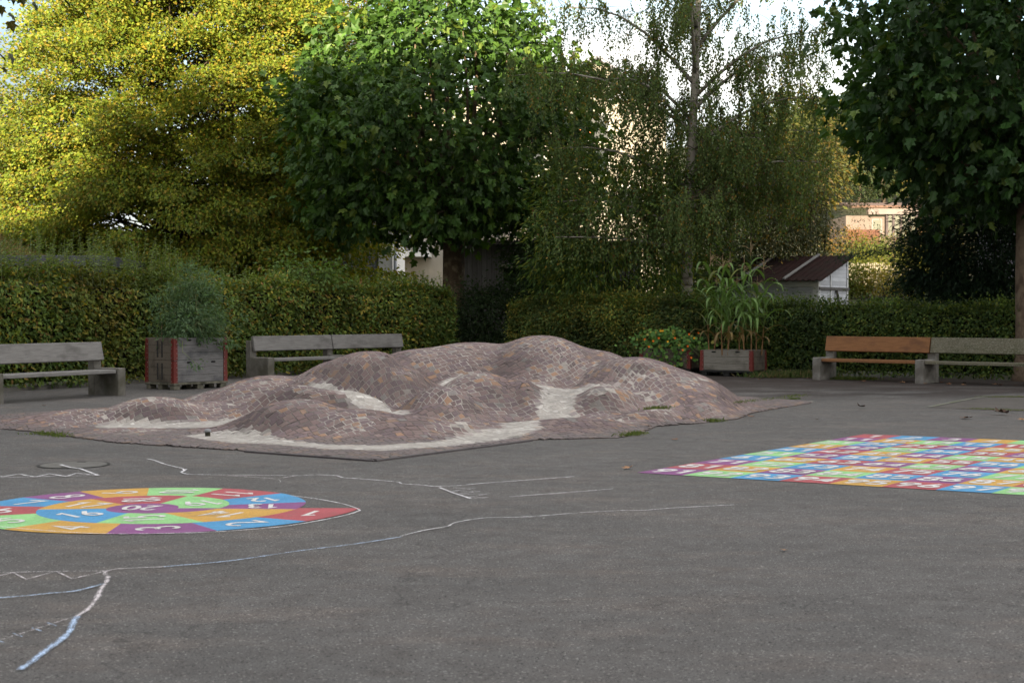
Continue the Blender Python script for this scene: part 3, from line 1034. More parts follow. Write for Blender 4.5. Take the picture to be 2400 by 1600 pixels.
# ------------------------------------------------------------------ benches
def wood_mat(name, c0, c1, c2=None, worn=None):
    """planks with grain along local X"""
    m, t, b = new_mat(name)
    g = noise_n(t, coords(t, (1.2, 22, 22)), 3.0, 6.0, .65)
    gr2 = noise_n(t, coords(t, (.8, 60, 60)), 5.0, 3.0, .6)
    st = noise_n(t, coords(t, (1, 2.2, 2.2)), 1.8, 5.0, .6)
    col = mix(t, ramp(t, g, .3, .7), c0, c1)
    col = mix(t, ramp(t, gr2, .38, .50), mix(t, 1.0, col, (.62, .60, .58), 'MULTIPLY'), col)
    if c2 is not None:
        col = mix(t, ramp(t, st, .50, .66), col, c2)
    if worn is not None:
        sp = noise_n(t, coords(t, (5, 14, 14)), 7.0, 4.0, .7)
        col = mix(t, ramp(t, sp, .52, .60), col, worn)
    t.links.new(col, b.inputs['Base Color'])
    b.inputs['Roughness'].default_value = .82
    b.inputs['Specular IOR Level'].default_value = .25
    bump(t, b, g, .4, .004)
    return m
W_GREY = wood_mat('silvered_wood', (.15, .145, .142), (.235, .228, .22), (.11, .105, .10))
W_ORNG = wood_mat('orange_oiled_wood', (.21, .098, .042), (.28, .135, .06), (.14, .068, .036))
W_MOSS = wood_mat('mossy_grey_wood', (.10, .092, .06), (.16, .145, .10), (.075, .075, .04), (.24, .235, .19))
M_CONB = rough_mat('old_concrete', (.13, .12, .105), (.20, .19, .17), 7.0, .92, c2=(.085, .08, .062), bmp=.7, s2=3.0, fine=90)
M_CONL = rough_mat('pale_old_concrete', (.19, .18, .165), (.30, .285, .26), 9.0, .92, c2=(.13, .12, .105), bmp=.7, s2=3.0, fine=90)

def support_mesh():
    """side cheek (long low block) with a taller post at the back; x across, +y towards the sitter"""
    mb = MB()
    mb.box(-.09, .09, -.06, .48, -.01, .46, .012)
    mb.box(-.087, .087, -.205, -.062, -.01, .80, .010)
    return mb.mesh('support')
def plank_back(x0, x1):
    mb = MB()
    M = Matrix.Translation((0, -.022, .735)) @ Matrix.Rotation(R(12), 4, 'X')
    mb.box(x0, x1, -.033, .033, -.155, .155, .008, M)
    return mb.mesh('backrest')
def plank_seat(x0, x1):
    mb = MB()
    mb.box(x0, x1, -.0, .44, .375, .435, .008)
    return mb.mesh('seat')
def bench(name, label, p0, p1, n, mats, conc=None):
    """p0, p1: ground points of the first and last support; the sitter's side is to the right of p0 -> p1 when seen from above"""
    d = p1 - p0
    L_ = d.length
    root = thing(name, label, 'bench', (p0.x, p0.y, 0), math.atan2(d.y, d.x) )
    sgn = -1
    sm = support_mesh()
    for k in range(n + 1):
        s = obj('support', sm, conc or M_CONB, root)
        s.location = (L_ * k / n, 0, 0)
        s.rotation_euler = (0, 0, math.pi)
    for k in range(n):
        a, b_ = L_ * k / n, L_ * (k + 1) / n
        e0 = -.05 if k == 0 else .012
        e1 = .05 if k == n - 1 else -.012
        for me, nm in ((plank_back(-(b_ + e1), -(a + e0)), 'backrest'), (plank_seat(-(b_ - .095), -(a + .095)), 'seat')):
            o = obj(nm, me, mats[k][0], root)
            o.rotation_euler = (0, 0, math.pi)
            if mats[k][1]:
                o['label'] = mats[k][1] + ' ' + nm
    return root
# left bench: its right cheek shows complete, its left one at the picture edge
bench('park_bench', 'single grey plank bench cut by the left edge in front of the hedge', Vector((-8.17, 22.78, 0)), Vector((-6.92, 25.1, 0)), 1, [(W_GREY, None)])
bench('park_bench', 'grey double bench with two seats half hidden behind the cobbled mound', Vector((-5.30, 30.85, 0)), Vector((-2.55, 34.3, 0)), 2, [(W_GREY, None), (W_GREY, None)])
bench('park_bench', 'long bench with one orange plank seat and one mossy grey seat', Vector((6.55, 30.95, 0)), Vector((9.95, 27.95, 0)), 2, [(W_ORNG, 'bright orange'), (W_MOSS, 'mossy weathered grey')], M_CONL)

# ------------------------------------------------------------------ pallet collar planters
P_GREY = wood_mat('grey_collar_boards', (.125, .122, .125), (.205, .20, .20), (.075, .076, .082))
P_BRWN = wood_mat('brown_collar_boards', (.10, .084, .066), (.165, .142, .115), (.065, .055, .045))
P_PALE = wood_mat('pale_collar_boards', (.155, .145, .125), (.235, .222, .195), (.095, .087, .07))
M_RED = rough_mat('rusty_red_paint', (.125, .014, .011), (.165, .022, .015), 14.0, .6, c2=(.10, .018, .013), s2=6.0, spec=.4)
M_RIV = rough_mat('zinc_rivet', (.30, .30, .30), (.40, .40, .40), 20, .4)
M_SOIL = rough_mat('potting_soil', (.025, .018, .012), (.05, .036, .022), 14, .95, bmp=1.0, dist=.03)
M_PAL = rough_mat('dirty_pallet_plastic', (.10, .095, .07), (.20, .19, .15), 9, .85, c2=(.05, .048, .035), s2=5)
M_BLK = rough_mat('black_foil', (.010, .010, .011), (.02, .02, .02), 6, .5)
M_SLOT = rough_mat('hand_slot', (.006, .006, .006), (.01, .01, .01), 6, .9)
def planter(label, corner, ang, flip, tiers, th, wood_long, wood_short, base_m, LX=1.2, LY=.8, base_h=.13, deep=.0):
    """corner: the near corner on the ground; long side runs along ang from it; flip mirrors the short side"""
    root = thing('planter_box', label, 'planter', (corner.x, corner.y, 0), ang)
    s = -1 if flip else 1
    pal = MB()
    y0, y1 = min(0, s * LY), max(0, s * LY)
    pal.box(-.02, LX + .02, y0 - .02, y1 + .02, base_h - .045, base_h - .004, .006)
    for x in (.0, LX / 2 - .07, LX - .14):
        for y in (y0, (y0 + y1) / 2 - .06, y1 - .12):
            pal.box(x, x + .14, y, y + .12, .0, base_h - .047, .006)
    pal.build('pallet', base_m, root)
    z = base_h
    for k in range(tiers):
        for wall in range(4):
            long_ = wall < 2
            mb = MB()
            nb = 3
            for q in range(nb):
                a, b_ = z + th * q / nb + .002, z + th * (q + 1) / nb - .002
                if long_:
                    yy = (0, s * .022) if wall == 0 else (s * (LY - .022), s * LY)
                    mb.box(.004, LX - .004, min(yy), max(yy), a, b_, .003)
                else:
                    xx = (0, .022) if wall == 2 else (LX - .022, LX)
                    mb.box(xx[0], xx[1], y0 + .024, y1 - .024, a, b_, .003)
            bd = mb.build('side_boards', wood_long if long_ else wood_short, root)
            if wall == 0:
                sl = MB()
                for fx in (.24, .70):
                    zc = z + th - .045
                    n = 12
                    pts = []
                    for j in range(n):
                        t = 2 * math.pi * j / n
                        pts.append((LX * fx + .055 * math.copysign(abs(math.cos(t)) ** .5, math.cos(t)) + .05, -s * .0025, zc + .016 * math.sin(t)))
                    sl.add(pts, [tuple(range(n)) if s > 0 else tuple(range(n))[::-1]])
                sl.build('hand_slot', M_SLOT, bd)
            if wall == 2 and tiers > 1:
                st = MB()
                xs = -.003
                for fy in (.42, .58):
                    yy = s * LY * fy
                    st.box(xs, xs + .002, yy - .022, yy + .022, z + th * .12, z + th * .86)
                st.build('faded_stripe', M_STRIPE, bd)
        z += th
    # red angle irons, one per corner, rivets as their sub-part
    H = z - base_h
    for cx, sx in ((0, 1), (LX, -1)):
        for cy, sy in ((0, s), (s * LY, -s)):
            mb, rv = MB(), MB()
            e = .004
            xa, ya = cx - sx * e, cy - sy * e
            for k in range(tiers):
                za, zb = base_h + th * k - .02 * (k == 0), base_h + th * (k + 1) - .012
                fl = 0.006
                def loop(zz, g):
                    return [Vector((xa - sx * g, ya - sy * g, zz)), Vector((xa + sx * .075, ya - sy * g, zz)), Vector((xa + sx * .075, ya + sy * .003, zz)),
                            Vector((xa + sx * .003, ya + sy * .003, zz)), Vector((xa + sx * .003, ya + sy * .075, zz)), Vector((xa - sx * g, ya + sy * .075, zz))]
                b0, b1 = loop(za, .014), loop(zb, .004)
                if sx * sy < 0:
                    b0, b1 = b0[::-1], b1[::-1]
                mb.hexa(b0, b1)
                for q in range(5):
                    zz = za + .04 + q * (th - .07) / 4
                    gg = .014 - .010 * (zz - za) / (zb - za)
                    rv.tube([(xa + sx * .058, ya - sy * (gg - .002), zz), (xa + sx * .058, ya - sy * (gg + .004), zz)], .0055, 6)
                    rv.tube([(xa - sx * (gg - .002), ya + sy * .058, zz), (xa - sx * (gg + .004), ya + sy * .058, zz)], .0055, 6)
            pst = mb.build('corner_post', M_RED, root)
            rv.build('rivets', M_RIV, pst)
    so = MB()
    so.box(.024, LX - .024, y0 + .026, y1 - .026, base_h + .02, z - .09)
    so.build('soil', M_SOIL, root)
    return root, z
M_STRIPE = rough_mat('faded_black_stencil', (.022, .022, .024), (.06, .056, .052), 30, .9)
PL1 = gp(408, 914)
ANG1 = R(51)
planter('tall planter box of two grey wooden collars with red corner irons on a pallet', PL1, ANG1, False, 2, .40, P_GREY, P_BRWN, M_PAL)
PL2 = Vector((5.15, 32.0, 0))
ANG2 = R(180 - 31)
planter('low pale grey planter box with red corner irons holding the maize', PL2, ANG2, True, 1, .44, P_PALE, P_BRWN, M_BLK)
PL3 = Vector((3.98, 33.4, 0))
ANG3 = R(180 - 27)
planter('low brown planter box overgrown by trailing nasturtiums', PL3, ANG3, True, 1, .44, P_BRWN, P_BRWN, M_BLK)
def loc_of(base, ang, flip, u, v, z):
    """point inside a planter: u along the long side, v along the short one"""
    s = -1 if flip else 1
    c, sn = math.cos(ang), math.sin(ang)
    return Vector((base.x + u * c - s * v * sn, base.y + u * sn + s * v * c, z))

# ------------------------------------------------------------------ small things on the yard
def build_manhole():
    c = gp(173, 1089.5)
    root = thing('manhole_cover', 'round concrete manhole cover with dark iron rim near the chalk teeth', 'manhole cover', (c.x, c.y, 0))
    ring = MB()
    n = 40
    for ra, rb, zt in ((.30, .325, .006),):
        vs = []
        for k in range(n):
            t = 2 * math.pi * k / n
            vs += [(ra * math.cos(t), ra * math.sin(t), zt), (rb * math.cos(t), rb * math.sin(t), zt)]
        ring.add(vs, [(2 * k, 2 * k + 1, (2 * k + 3) % (2 * n), (2 * k + 2) % (2 * n)) for k in range(n)])
    ring.build('rim', rough_mat('dark_cast_iron', (.012, .011, .011), (.03, .028, .026), 20, .7), root)
    pl = MB()
    pl.add([(.297 * math.cos(2 * math.pi * k / n), .297 * math.sin(2 * math.pi * k / n), .0045) for k in range(n)], [tuple(range(n))])
    pl.build('cover', rough_mat('pale_cover_concrete', (.115, .11, .10), (.155, .15, .14), 9, .9), root)
    sl = MB()
    sl.box(-.04, .04, .235, .265, .003, .0065)
    sl.box(-.04, .04, -.265, -.235, .003, .0065)
    sl.build('lifting_slot', M_SLOT, root)
build_manhole()
def build_nozzle():
    c = gp(487, 1026)
    c.z = float(grid_at(MZ, np.array([c.x]), np.array([c.y]))[0])
    root = thing('water_spout', 'small metal water spout post standing in the pale channel of the mound', 'water spout', c)
    mb = MB()
    mb.tube([(0, 0, -.02), (0, 0, .055)], .030, 12)
    mb.build('post', rough_mat('mossy_post', (.03, .03, .022), (.06, .055, .035), 30, .9), root)
    mb = MB()
    mb.tube([(0, 0, .056), (0, 0, .066), (0, 0, .082), (0, 0, .088)], [.038, .040, .030, .012], 12)
    mb.build('cap', rough_mat('zinc_cap', (.20, .21, .22), (.28, .29, .30), 20, .5, spec=.5), root)
build_nozzle()
# ------------------------------------------------------------------ buildings beyond the hedge
def siding_mat(name, c0, c1, scale, axis, rough=.85, groove=.25, dirt=None):
    """boards drawn by a saw wave along one axis, with grain"""
    m, t, b = new_mat(name)
    v = coords(t)
    s = nd(t, 'ShaderNodeSeparateXYZ')
    t.links.new(v, s.inputs[0])
    k = nd(t, 'ShaderNodeMath', operation='MULTIPLY')
    k.inputs[1].default_value = scale
    t.links.new(s.outputs[axis], k.inputs[0])
    f = nd(t, 'ShaderNodeMath', operation='FRACT')
    t.links.new(k.outputs[0], f.inputs[0])
    fl = nd(t, 'ShaderNodeMath', operation='FLOOR')
    t.links.new(k.outputs[0], fl.inputs[0])
    wn = nd(t, 'ShaderNodeTexWhiteNoise', noise_dimensions='1D')
    t.links.new(fl.outputs[0], wn.inputs['W'])
    st = [1.5, 1.5, 1.5]
    st['XYZ'.index(axis)] = 14
    n = noise_n(t, coords(t, tuple(st)), 2.0, 5.0)
    col = mix(t, ramp(t, n, .3, .7), c0, c1)
    col = mix(t, wn.outputs['Value'], col, mix(t, 1.0, col, (.72, .72, .72), 'MULTIPLY'))
    col = mix(t, ramp(t, f.outputs[0], .04, .10), mix(t, 1.0, col, (groove,) * 3, 'MULTIPLY'), col)
    if dirt:
        col = mix(t, ramp(t, noise_n(t, v, 2.0, 6.0), .5, .7), col, dirt)
    t.links.new(col, b.inputs['Base Color'])
    b.inputs['Roughness'].default_value = rough
    bump(t, b, f.outputs[0], .5, .01)
    return m
def glass_mat(name, c, rough=.08):
    m, t, b = new_mat(name)
    b.inputs['Base Color'].default_value = c + (1,)
    b.inputs['Roughness'].default_value = rough
    b.inputs['Specular IOR Level'].default_value = .7
    return m
M_ANTH = rough_mat('anthracite_cladding', (.075, .080, .10), (.095, .10, .125), 2.0, .6)
M_WHITE = rough_mat('white_paint', (.62, .62, .61), (.72, .72, .70), 5.0, .7)
M_CREAM = rough_mat('cream_render', (.31, .285, .24), (.36, .33, .28), 1.5, .9)
M_GLASS = glass_mat('dark_window_glass', (.03, .035, .04))
M_GLASSP = glass_mat('pale_curtained_glass', (.10, .105, .085), .2)
M_TILE = siding_mat('roof_tiles', (.20, .09, .05), (.30, .15, .09), 3.2, 'X', groove=.55)

def flat_shed():
    r = at(245, 597, 37.0)
    root = thing('flat_roofed_shed', 'low dark blue grey flat roofed shed behind the left hedge', 'shed', (r.x, 37.0, 0), R(4))
    h = r.z
    MB().box(-9.0, 0, .06, 5.0, 0, h - .30).build('wall', siding_mat('dark_blue_boards', (.070, .076, .10), (.09, .096, .125), 2.4, 'Z', groove=.7), root)
    MB().box(-9.08, .10, -.05, 5.1, h - .29, h - .02, .01).build('fascia', M_ANTH, root)
    MB().box(-9.08, -3.4, -.08, 5.1, h - .018, h + .055, .01).build('roof_edge', M_ANTH, root)
    # dry grass growing on the roof
    n = 5200
    P = np.stack([RNG.uniform(-8.6, -2.0, n), RNG.uniform(.15, 4.6, n), np.full(n, h - .02)], 1)
    D = np.stack([RNG.normal(.30, .35, n), RNG.normal(0, .3, n), np.ones(n)], 1)
    me = leaves_mesh('roof_grass', P, D, rnd_unit(n), RNG.uniform(.35, .95, n) * sstep(-1.9, -4.5, P[:, 0]) + .12, (T_LANCE[0] * np.array([.22, 1, 1.5], np.float32), T_LANCE[1]),
                     tints(n, [(.30, .22, .10), (.22, .17, .07), (.12, .13, .05)], [5, 3, 2]))
    obj('roof_grass', me, leaf_mat('dry_grass', .3, .7, .1), root, kind='stuff')
flat_shed()

def louvre_building():
    a = at(928, 640, 52)
    root = thing('louvred_building', 'grey building with louvred wall and white corner left of the plane trunk', 'building', (a.x, 52, 0), 0)
    MB().box(-7.5, -.62, .10, 6, 0, 5.4).build('wall', siding_mat('grey_boards', (.16, .165, .19), (.20, .205, .23), 6.0, 'Z', groove=.6), root)
    lv = MB()
    for k in range(52):
        z = .4 + k * .085
        lv.hexa([Vector((-2.4, .0, z)), Vector((-.72, .0, z)), Vector((-.72, .09, z + .05)), Vector((-2.4, .09, z + .05))],
                [Vector((-2.4, .0, z + .02)), Vector((-.72, .0, z + .02)), Vector((-.72, .09, z + .07)), Vector((-2.4, .09, z + .07))])
    lv.build('louvres', rough_mat('grey_louvre', (.22, .24, .28), (.28, .30, .33), 9, .6), root)
    MB().box(-.61, -.12, -.02, 6, 0, 5.4, .01).build('corner_panel', M_WHITE, root)
    p = MB()
    p.tube([(-.02, -.06, 0), (-.02, -.06, 5.4)], .06, 10)
    p.build('downpipe', rough_mat('zinc_pipe', (.42, .45, .50), (.5, .53, .57), 9, .45, spec=.5), root)
    MB().box(-7.6, .12, -.15, 6.2, 5.402, 5.6, .02).build('roof', M_ANTH, root)
louvre_building()

def apartment():
    D = 76.0
    a = at(930, 640, D)
    b_ = at(1560, 640, D)
    W = b_.x - a.x
    root = thing('apartment_building', 'large sunlit cream apartment building with white balcony behind the trees', 'building', (a.x, D, 0), 0)
    X = lambda px: at(px, 640, D).x - a.x
    Z = lambda py: at(930, py, D).z
    wl = MB()
    x0, x1, xr = X(720), X(1560), X(1400)
    pr = [(x0, 0), (x1, 0), (x1, Z(270)), (xr, Z(140)), (X(1240), Z(235)), (x0, Z(235))]
    wl.hexa([Vector((x, 9, z)) for x, z in pr], [Vector((x, 0, z)) for x, z in pr])
    wl.build('wall', M_CREAM, root)
    rf = MB()
    for p, q in ((pr[2], pr[3]), (pr[3], pr[4]), (pr[4], pr[5])):
        bt = [Vector((p[0], -.5, p[1] + .01)), Vector((q[0], -.5, q[1] + .01)), Vector((q[0], 9, q[1] + .01)), Vector((p[0], 9, p[1] + .01))]
        rf.hexa(bt, [v + Vector((0, 0, .22)) for v in bt])
    rf.build('roof', rough_mat('blue_grey_roof', (.16, .17, .22), (.22, .23, .28), 3, .6), root)
    MB().box(X(1425), X(1490), -.35, -.02, Z(238), Z(205)).build('dormer', rough_mat('zinc_dormer', (.25, .27, .34), (.3, .32, .38), 3, .5), root)
    for px, py in ((780, 470), (860, 470), (975, 470), (1130, 470), (1250, 380), (1330, 470), (1400, 380), (1480, 470), (1250, 300), (1400, 300), (960, 380), (1090, 380), (1190, 470)):
        w_ = MB().box(X(px) - .62, X(px) + .62, -.05, -.004, Z(py) - .75, Z(py) + .75, .01).build('window', M_WHITE, root)
        MB().box(X(px) - .52, X(px) + .52, -.058, -.052, Z(py) - .65, Z(py) + .65).build('pane', M_GLASS, w_)
    MB().box(X(1315), X(1385), -.65, -.06, Z(318), Z(306), .02).build('awning', rough_mat('orange_awning', (.50, .18, .07), (.55, .22, .09), 6, .8), root)
    # balcony
    MB().box(X(905), X(1012), -1.7, -.004, Z(604), Z(592)).build('balcony_slab', M_WHITE, root)
    ra = MB()
    z0, z1 = Z(592) + .01, Z(560)
    ra.box(X(905), X(1012), -1.68, -1.62, z1 - .05, z1)
    ra.box(X(905), X(1012), -1.68, -1.62, z0 + .08, z0 + .12)
    n = 36
    for k in range(n + 1):
        x = X(905) + (X(1012) - X(905)) * k / n
        ra.box(x - .012, x + .012, -1.66, -1.635, z0, z1 - .052)
    ra.build('railing', rough_mat('grey_railing', (.30, .31, .33), (.38, .38, .40), 9, .5), root)
    dr = MB().box(X(935), X(962), -.05, -.004, Z(592) + .01, Z(545), .01).build('balcony_door', M_WHITE, root)
    MB().box(X(937.5), X(959.5), -.058, -.052, Z(588), Z(548)).build('pane', M_GLASS, dr)
apartment()

def barn():
    D = 47.0
    a, b_ = at(1083, 700, D), at(1500, 700, D)
    root = thing('plank_barn', 'dark grey barn of vertical planks right of the plane trunk', 'barn', (a.x, D, 0), 0)
    W = b_.x - a.x
    h = at(1100, 575, D).z
    Z = lambda py: at(1100, py, D).z
    X = lambda px: at(px, 700, D).x - a.x
    mv = siding_mat('vertical_grey_planks', (.105, .10, .105), (.15, .145, .15), 6.5, 'X', groove=.35)
    MB().box(0, W, .0, 6, 0, h).build('wall', mv, root)
    MB().box(-.3, W + .3, -.5, 6.3, h + .004, h + .13).build('roof', rough_mat('dark_barn_roof', (.05, .04, .04), (.07, .06, .055), 4, .8), root)
    MB().box(X(1175), X(1245), -.09, -.004, Z(628), Z(620), .005).build('door_rail', rough_mat('pale_beam', (.26, .25, .20), (.34, .33, .27), 5, .8), root)
    MB().box(X(1180), X(1245), -.012, -.004, Z(660), Z(630)).build('opening', M_SLOT, root)
    br = MB()
    p, q = Vector((X(1190), -.05, Z(620))), Vector((X(1213), -.05, Z(575)))
    br.tube([p, q], .025, 5)
    br.build('brace', rough_mat('light_batten', (.36, .35, .33), (.42, .41, .39), 5, .8), root)
    MB().box(X(1100), X(1155), -.10, -.004, Z(692), Z(684), .005).build('lower_beam', rough_mat('dark_beam', (.07, .065, .055), (.09, .085, .07), 5, .8), root)
barn()

def white_shed():
    D = 40.0
    c = at(1917, 700, D)
    root = thing('garden_shed', 'white weatherboard shed with brown corrugated roof behind the right hedge', 'shed', (c.x, D, 0), R(-35))
    L_, Wd, h0, h1 = 3.2, 2.05, 2.24, 2.88       # long wall runs along local -x, end wall along local +y
    wl = MB()
    body = [(-L_, 0), (0, 0)]
    b = [Vector((-L_, 0, 0)), Vector((0, 0, 0)), Vector((0, Wd, 0)), Vector((-L_, Wd, 0))]
    t_ = [Vector((-L_, 0, h0)), Vector((0, 0, h0)), Vector((0, Wd, h1)), Vector((-L_, Wd, h1))]
    wl.hexa(b, t_)
    wl.build('wall', siding_mat('white_weatherboard', (.50, .52, .57), (.62, .64, .69), 9.0, 'Z', groove=.45, dirt=(.36, .37, .40)), root)
    # corrugated sheet: ripples run across the slope
    rf = MB()
    n = 90
    x0, x1, y0, y1 = -L_ - .15, .18, -.16, Wd + .14
    sl = (h1 - h0) / Wd
    vs = []
    for k in range(n + 1):
        x = x0 + (x1 - x0) * k / n
        rip = .018 * math.sin(k * math.pi / 2.5)
        for y in (y0, y1):
            for dz in (0, .02):
                vs.append((x, y, h0 + sl * y + .03 + rip + dz))
    fs = []
    for k in range(n):
        a = 4 * k
        fs += [(a + 1, a + 5, a + 7, a + 3), (a, a + 2, a + 6, a + 4), (a, a + 4, a + 5, a + 1), (a + 2, a + 3, a + 7, a + 6)]
    fs += [(0, 1, 3, 2), (4 * n, 4 * n + 2, 4 * n + 3, 4 * n + 1)]
    rf.add(vs, fs)
    roof = rf.build('roof', rough_mat('rusty_brown_sheet', (.020, .011, .010), (.032, .017, .015), 6, .85, c2=(.02, .014, .012), s2=2, spec=.04), root)
    bt = MB()
    for x in (-.95, -2.3):
        q = [Vector((x, y0 - .02, h0 + sl * y0 + .075)), Vector((x + .07, y0 - .02, h0 + sl * y0 + .075)), Vector((x + .07, y1, h0 + sl * y1 + .075)), Vector((x, y1, h0 + sl * y1 + .075))]
        bt.hexa(q, [v + Vector((0, 0, .04)) for v in q])
    bt.build('roof_batten', rough_mat('grey_batten', (.17, .165, .16), (.22, .215, .21), 6, .8), roof)
    MB().box(-L_ - .02, .03, -.035, -.004, h0 - .17, h0 - .01, .004).build('eave_board', M_WHITE, root)
    mtr = rough_mat('shed_white_trim', (.60, .61, .62), (.70, .71, .72), 6, .7)
    for bx_ in ((-.14, .02, -.03, -.004, .02, h0 - .172), (-1.75, -1.62, -.03, -.004, .02, h0 - .172), (.004, .026, .02, .10, .02, h0 - .02),
                (.004, .026, .80, .86, .02, h0 + sl * .75), (.004, .026, Wd - .10, Wd - .02, .02, h1 - .06)):
        MB().box(*bx_, .004).build('corner_board', mtr, root)
    MB().box(.028, .05, .0, Wd, 1.98, 2.06, .004).build('rail', rough_mat('grey_rail', (.09, .085, .085), (.13, .125, .12), 6, .8), root)
white_shed()
def leaning_pole():
    root = thing('leaning_stick', 'dark stick leaning on the end wall of the white shed', 'stick', at(1975, 725, 39.7))
    mb = MB()
    a, b_ = at(1974, 716, 40.3), at(1960, 676, 41.0)
    o = Vector(root.location)
    mb.tube([a - o + Vector((.1, -.05, -.9)), b_ - o], .035, 6)
    mb.build('pole', rough_mat('dark_stick', (.05, .045, .04), (.07, .06, .05), 9, .8), root)
leaning_pole()

def hill_house():
    D = 95.0
    a = at(2078, 576, D)
    root = thing('hillside_house', 'sunlit pink house with glazed front and tiled roof on the slope', 'house', (a.x, D, a.z - 2.0), 0)
    X = lambda px: at(px, 576, D).x - a.x
    Z = lambda py: at(2078, py, D).z - a.z + 2.0
    MP = rough_mat('pink_render', (.13, .105, .092), (.165, .132, .115), 2, .9)
    MO = rough_mat('terracotta_render', (.09, .042, .028), (.12, .055, .036), 2, .9)
    MB().box(X(1985), X(2155), .3, 6, -2, Z(505)).build('wall', MP, root)
    MB().box(X(1985), X(2062), .0, .29, -2, Z(538)).build('base_wall', MO, root)
    MB().box(X(2033), X(2150), -.25, .29, Z(503), Z(489), .02).build('fascia', rough_mat('pale_pink_board', (.17, .14, .135), (.21, .175, .165), 3, .8), root)
    rf = MB()
    p = [Vector((X(1990), -.4, Z(488))), Vector((X(2160), -.4, Z(488))), Vector((X(2150), 4, Z(470))), Vector((X(2000), 4, Z(470)))]
    rf.hexa(p, [v + Vector((0, 0, .15)) for v in p])
    p = [Vector((X(2151), -.3, Z(516))), Vector((X(2212), -.3, Z(551))), Vector((X(2240), 5, Z(545))), Vector((X(2153), 5, Z(486)))]
    rf.hexa(p, [v + Vector((0, 0, .18)) for v in p])
    rf.build('roof', siding_mat('weathered_tiles', (.085, .045, .032), (.12, .07, .05), 3.2, 'X', groove=.55), root)
    wl = [Vector((X(2151), 0.0, -2)), Vector((X(2207), 0.0, -2)), Vector((X(2207), 0, Z(552))), Vector((X(2151), 0, Z(520)))]
    MB().hexa([v + Vector((0, 5, 0)) for v in wl], wl).build('side_wall', rough_mat('apricot_render', (.22, .13, .06), (.26, .16, .08), 2, .9), root)
    fr = MB()
    xs = [X(2078), X(2093), X(2111), X(2130), X(2147)]
    for k, x in enumerate(xs):
        fr.box(x - .07, x + .07, -.12, .28, Z(557), Z(503.5))
    fr.box(X(2078), X(2147), -.11, .27, Z(559), Z(556))
    f = fr.build('glazing_frame', rough_mat('dark_mauve_frame', (.035, .025, .028), (.06, .045, .045), 4, .6), root)
    for x, x2 in zip(xs[:-1], xs[1:]):
        MB().box(x + .075, x2 - .075, .05, .07, Z(555), Z(505)).build('pane', M_GLASSP, f)
    w_ = MB().box(X(2045), X(2070), .22, .296, Z(545), Z(512), .02).build('window', rough_mat('grey_window_frame', (.18, .175, .17), (.22, .215, .21), 4, .7), root)
    MB().box(X(2048), X(2067), .205, .215, Z(542), Z(515)).build('pane', M_GLASSP, w_)
hill_house()

def side_wall_house():
    D = 43.0
    a = at(2442, 730, D)
    root = thing('rendered_house', 'pale lavender rendered house wall glimpsed behind the right plane tree', 'house', (a.x, D, 0), 0)
    MB().box(0, 9, 0, 6, -.2, at(2300, 440, D).z).build('wall', rough_mat('lavender_render', (.20, .20, .24), (.25, .25, .29), 2, .9), root)
    zt = at(2300, 440, D).z
    MB().box(-.3, 9.3, -.4, 6.3, zt + .004, zt + .2, .02).build('roof', M_TILE, root)
    w_ = MB().box(1.2, 2.3, -.04, -.004, 1.1, 2.4, .01).build('window', M_WHITE, root)
    MB().box(1.28, 2.22, -.05, -.042, 1.18, 2.32).build('pane', M_GLASS, w_)
side_wall_house()

def picket_fence():
    D = 68.0
    a, b_ = at(1985, 645, D), at(2150, 645, D)
    z0 = float(terrain_z(np.array([a.x]), np.array([D]))[0]) - .1
    root = thing('picket_fence', 'sunlit pale picket fence in the garden below the house', 'fence', (a.x, D, z0))
    top = at(2050, 616, D).z - z0
    W = b_.x - a.x
    mb = MB()
    n = 34
    for k in range(n):
        x = W * k / n
        hgt = top + random.uniform(-.03, .03)
        mb.hexa([Vector((x, 0, 0)), Vector((x + .062, 0, 0)), Vector((x + .062, .02, 0)), Vector((x, .02, 0))],
                [Vector((x, 0, hgt)), Vector((x + .062, 0, hgt)), Vector((x + .062, .02, hgt)), Vector((x, .02, hgt))])
    mp_ = rough_mat('bleached_pickets', (.18, .16, .125), (.23, .205, .16), 6, .85)
    mb.build('pickets', mp_, root)
    rl_ = MB()
    rl_.box(0, W, .024, .06, .35, .42)
    rl_.box(0, W, .024, .06, top - .3, top - .23)
    rl_.build('rails', mp_, root)
picket_fence()
# ------------------------------------------------------------------ vegetation
LM_GLOSS = leaf_mat('glossy_leaf', .28, .45, .28, (1.5, 1.35, .4))
LM_SOFT = leaf_mat('soft_leaf', .38, .55, .25)
LM_SUN = leaf_mat('thin_leaf', .42, .5, .25, (1.35, 1.2, .4))
M_BARK = rough_mat('grey_brown_bark', (.045, .035, .026), (.085, .068, .052), 9.0, .95, (1, 1, .35), 1.0, 40, .15, dist=.02)
M_PBARK = rough_mat('plane_bark', (.060, .042, .028), (.105, .078, .052), 5.0, .9, (1, 1, .5), .9, 40, .2, c2=(.16, .13, .085), s2=5.0, dist=.02)
M_PBARK2 = rough_mat('pale_plane_bark', (.15, .105, .072), (.22, .165, .115), 4.0, .9, (1, 1, .5), .9, 40, .2, c2=(.09, .062, .045), s2=4.0, dist=.02)
M_TWIG = rough_mat('dark_twig', (.035, .026, .018), (.06, .045, .03), 12, .95)
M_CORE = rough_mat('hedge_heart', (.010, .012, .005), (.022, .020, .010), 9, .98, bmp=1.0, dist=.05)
M_GSTEM = rough_mat('green_stem', (.10, .13, .045), (.16, .18, .07), 12, .7)

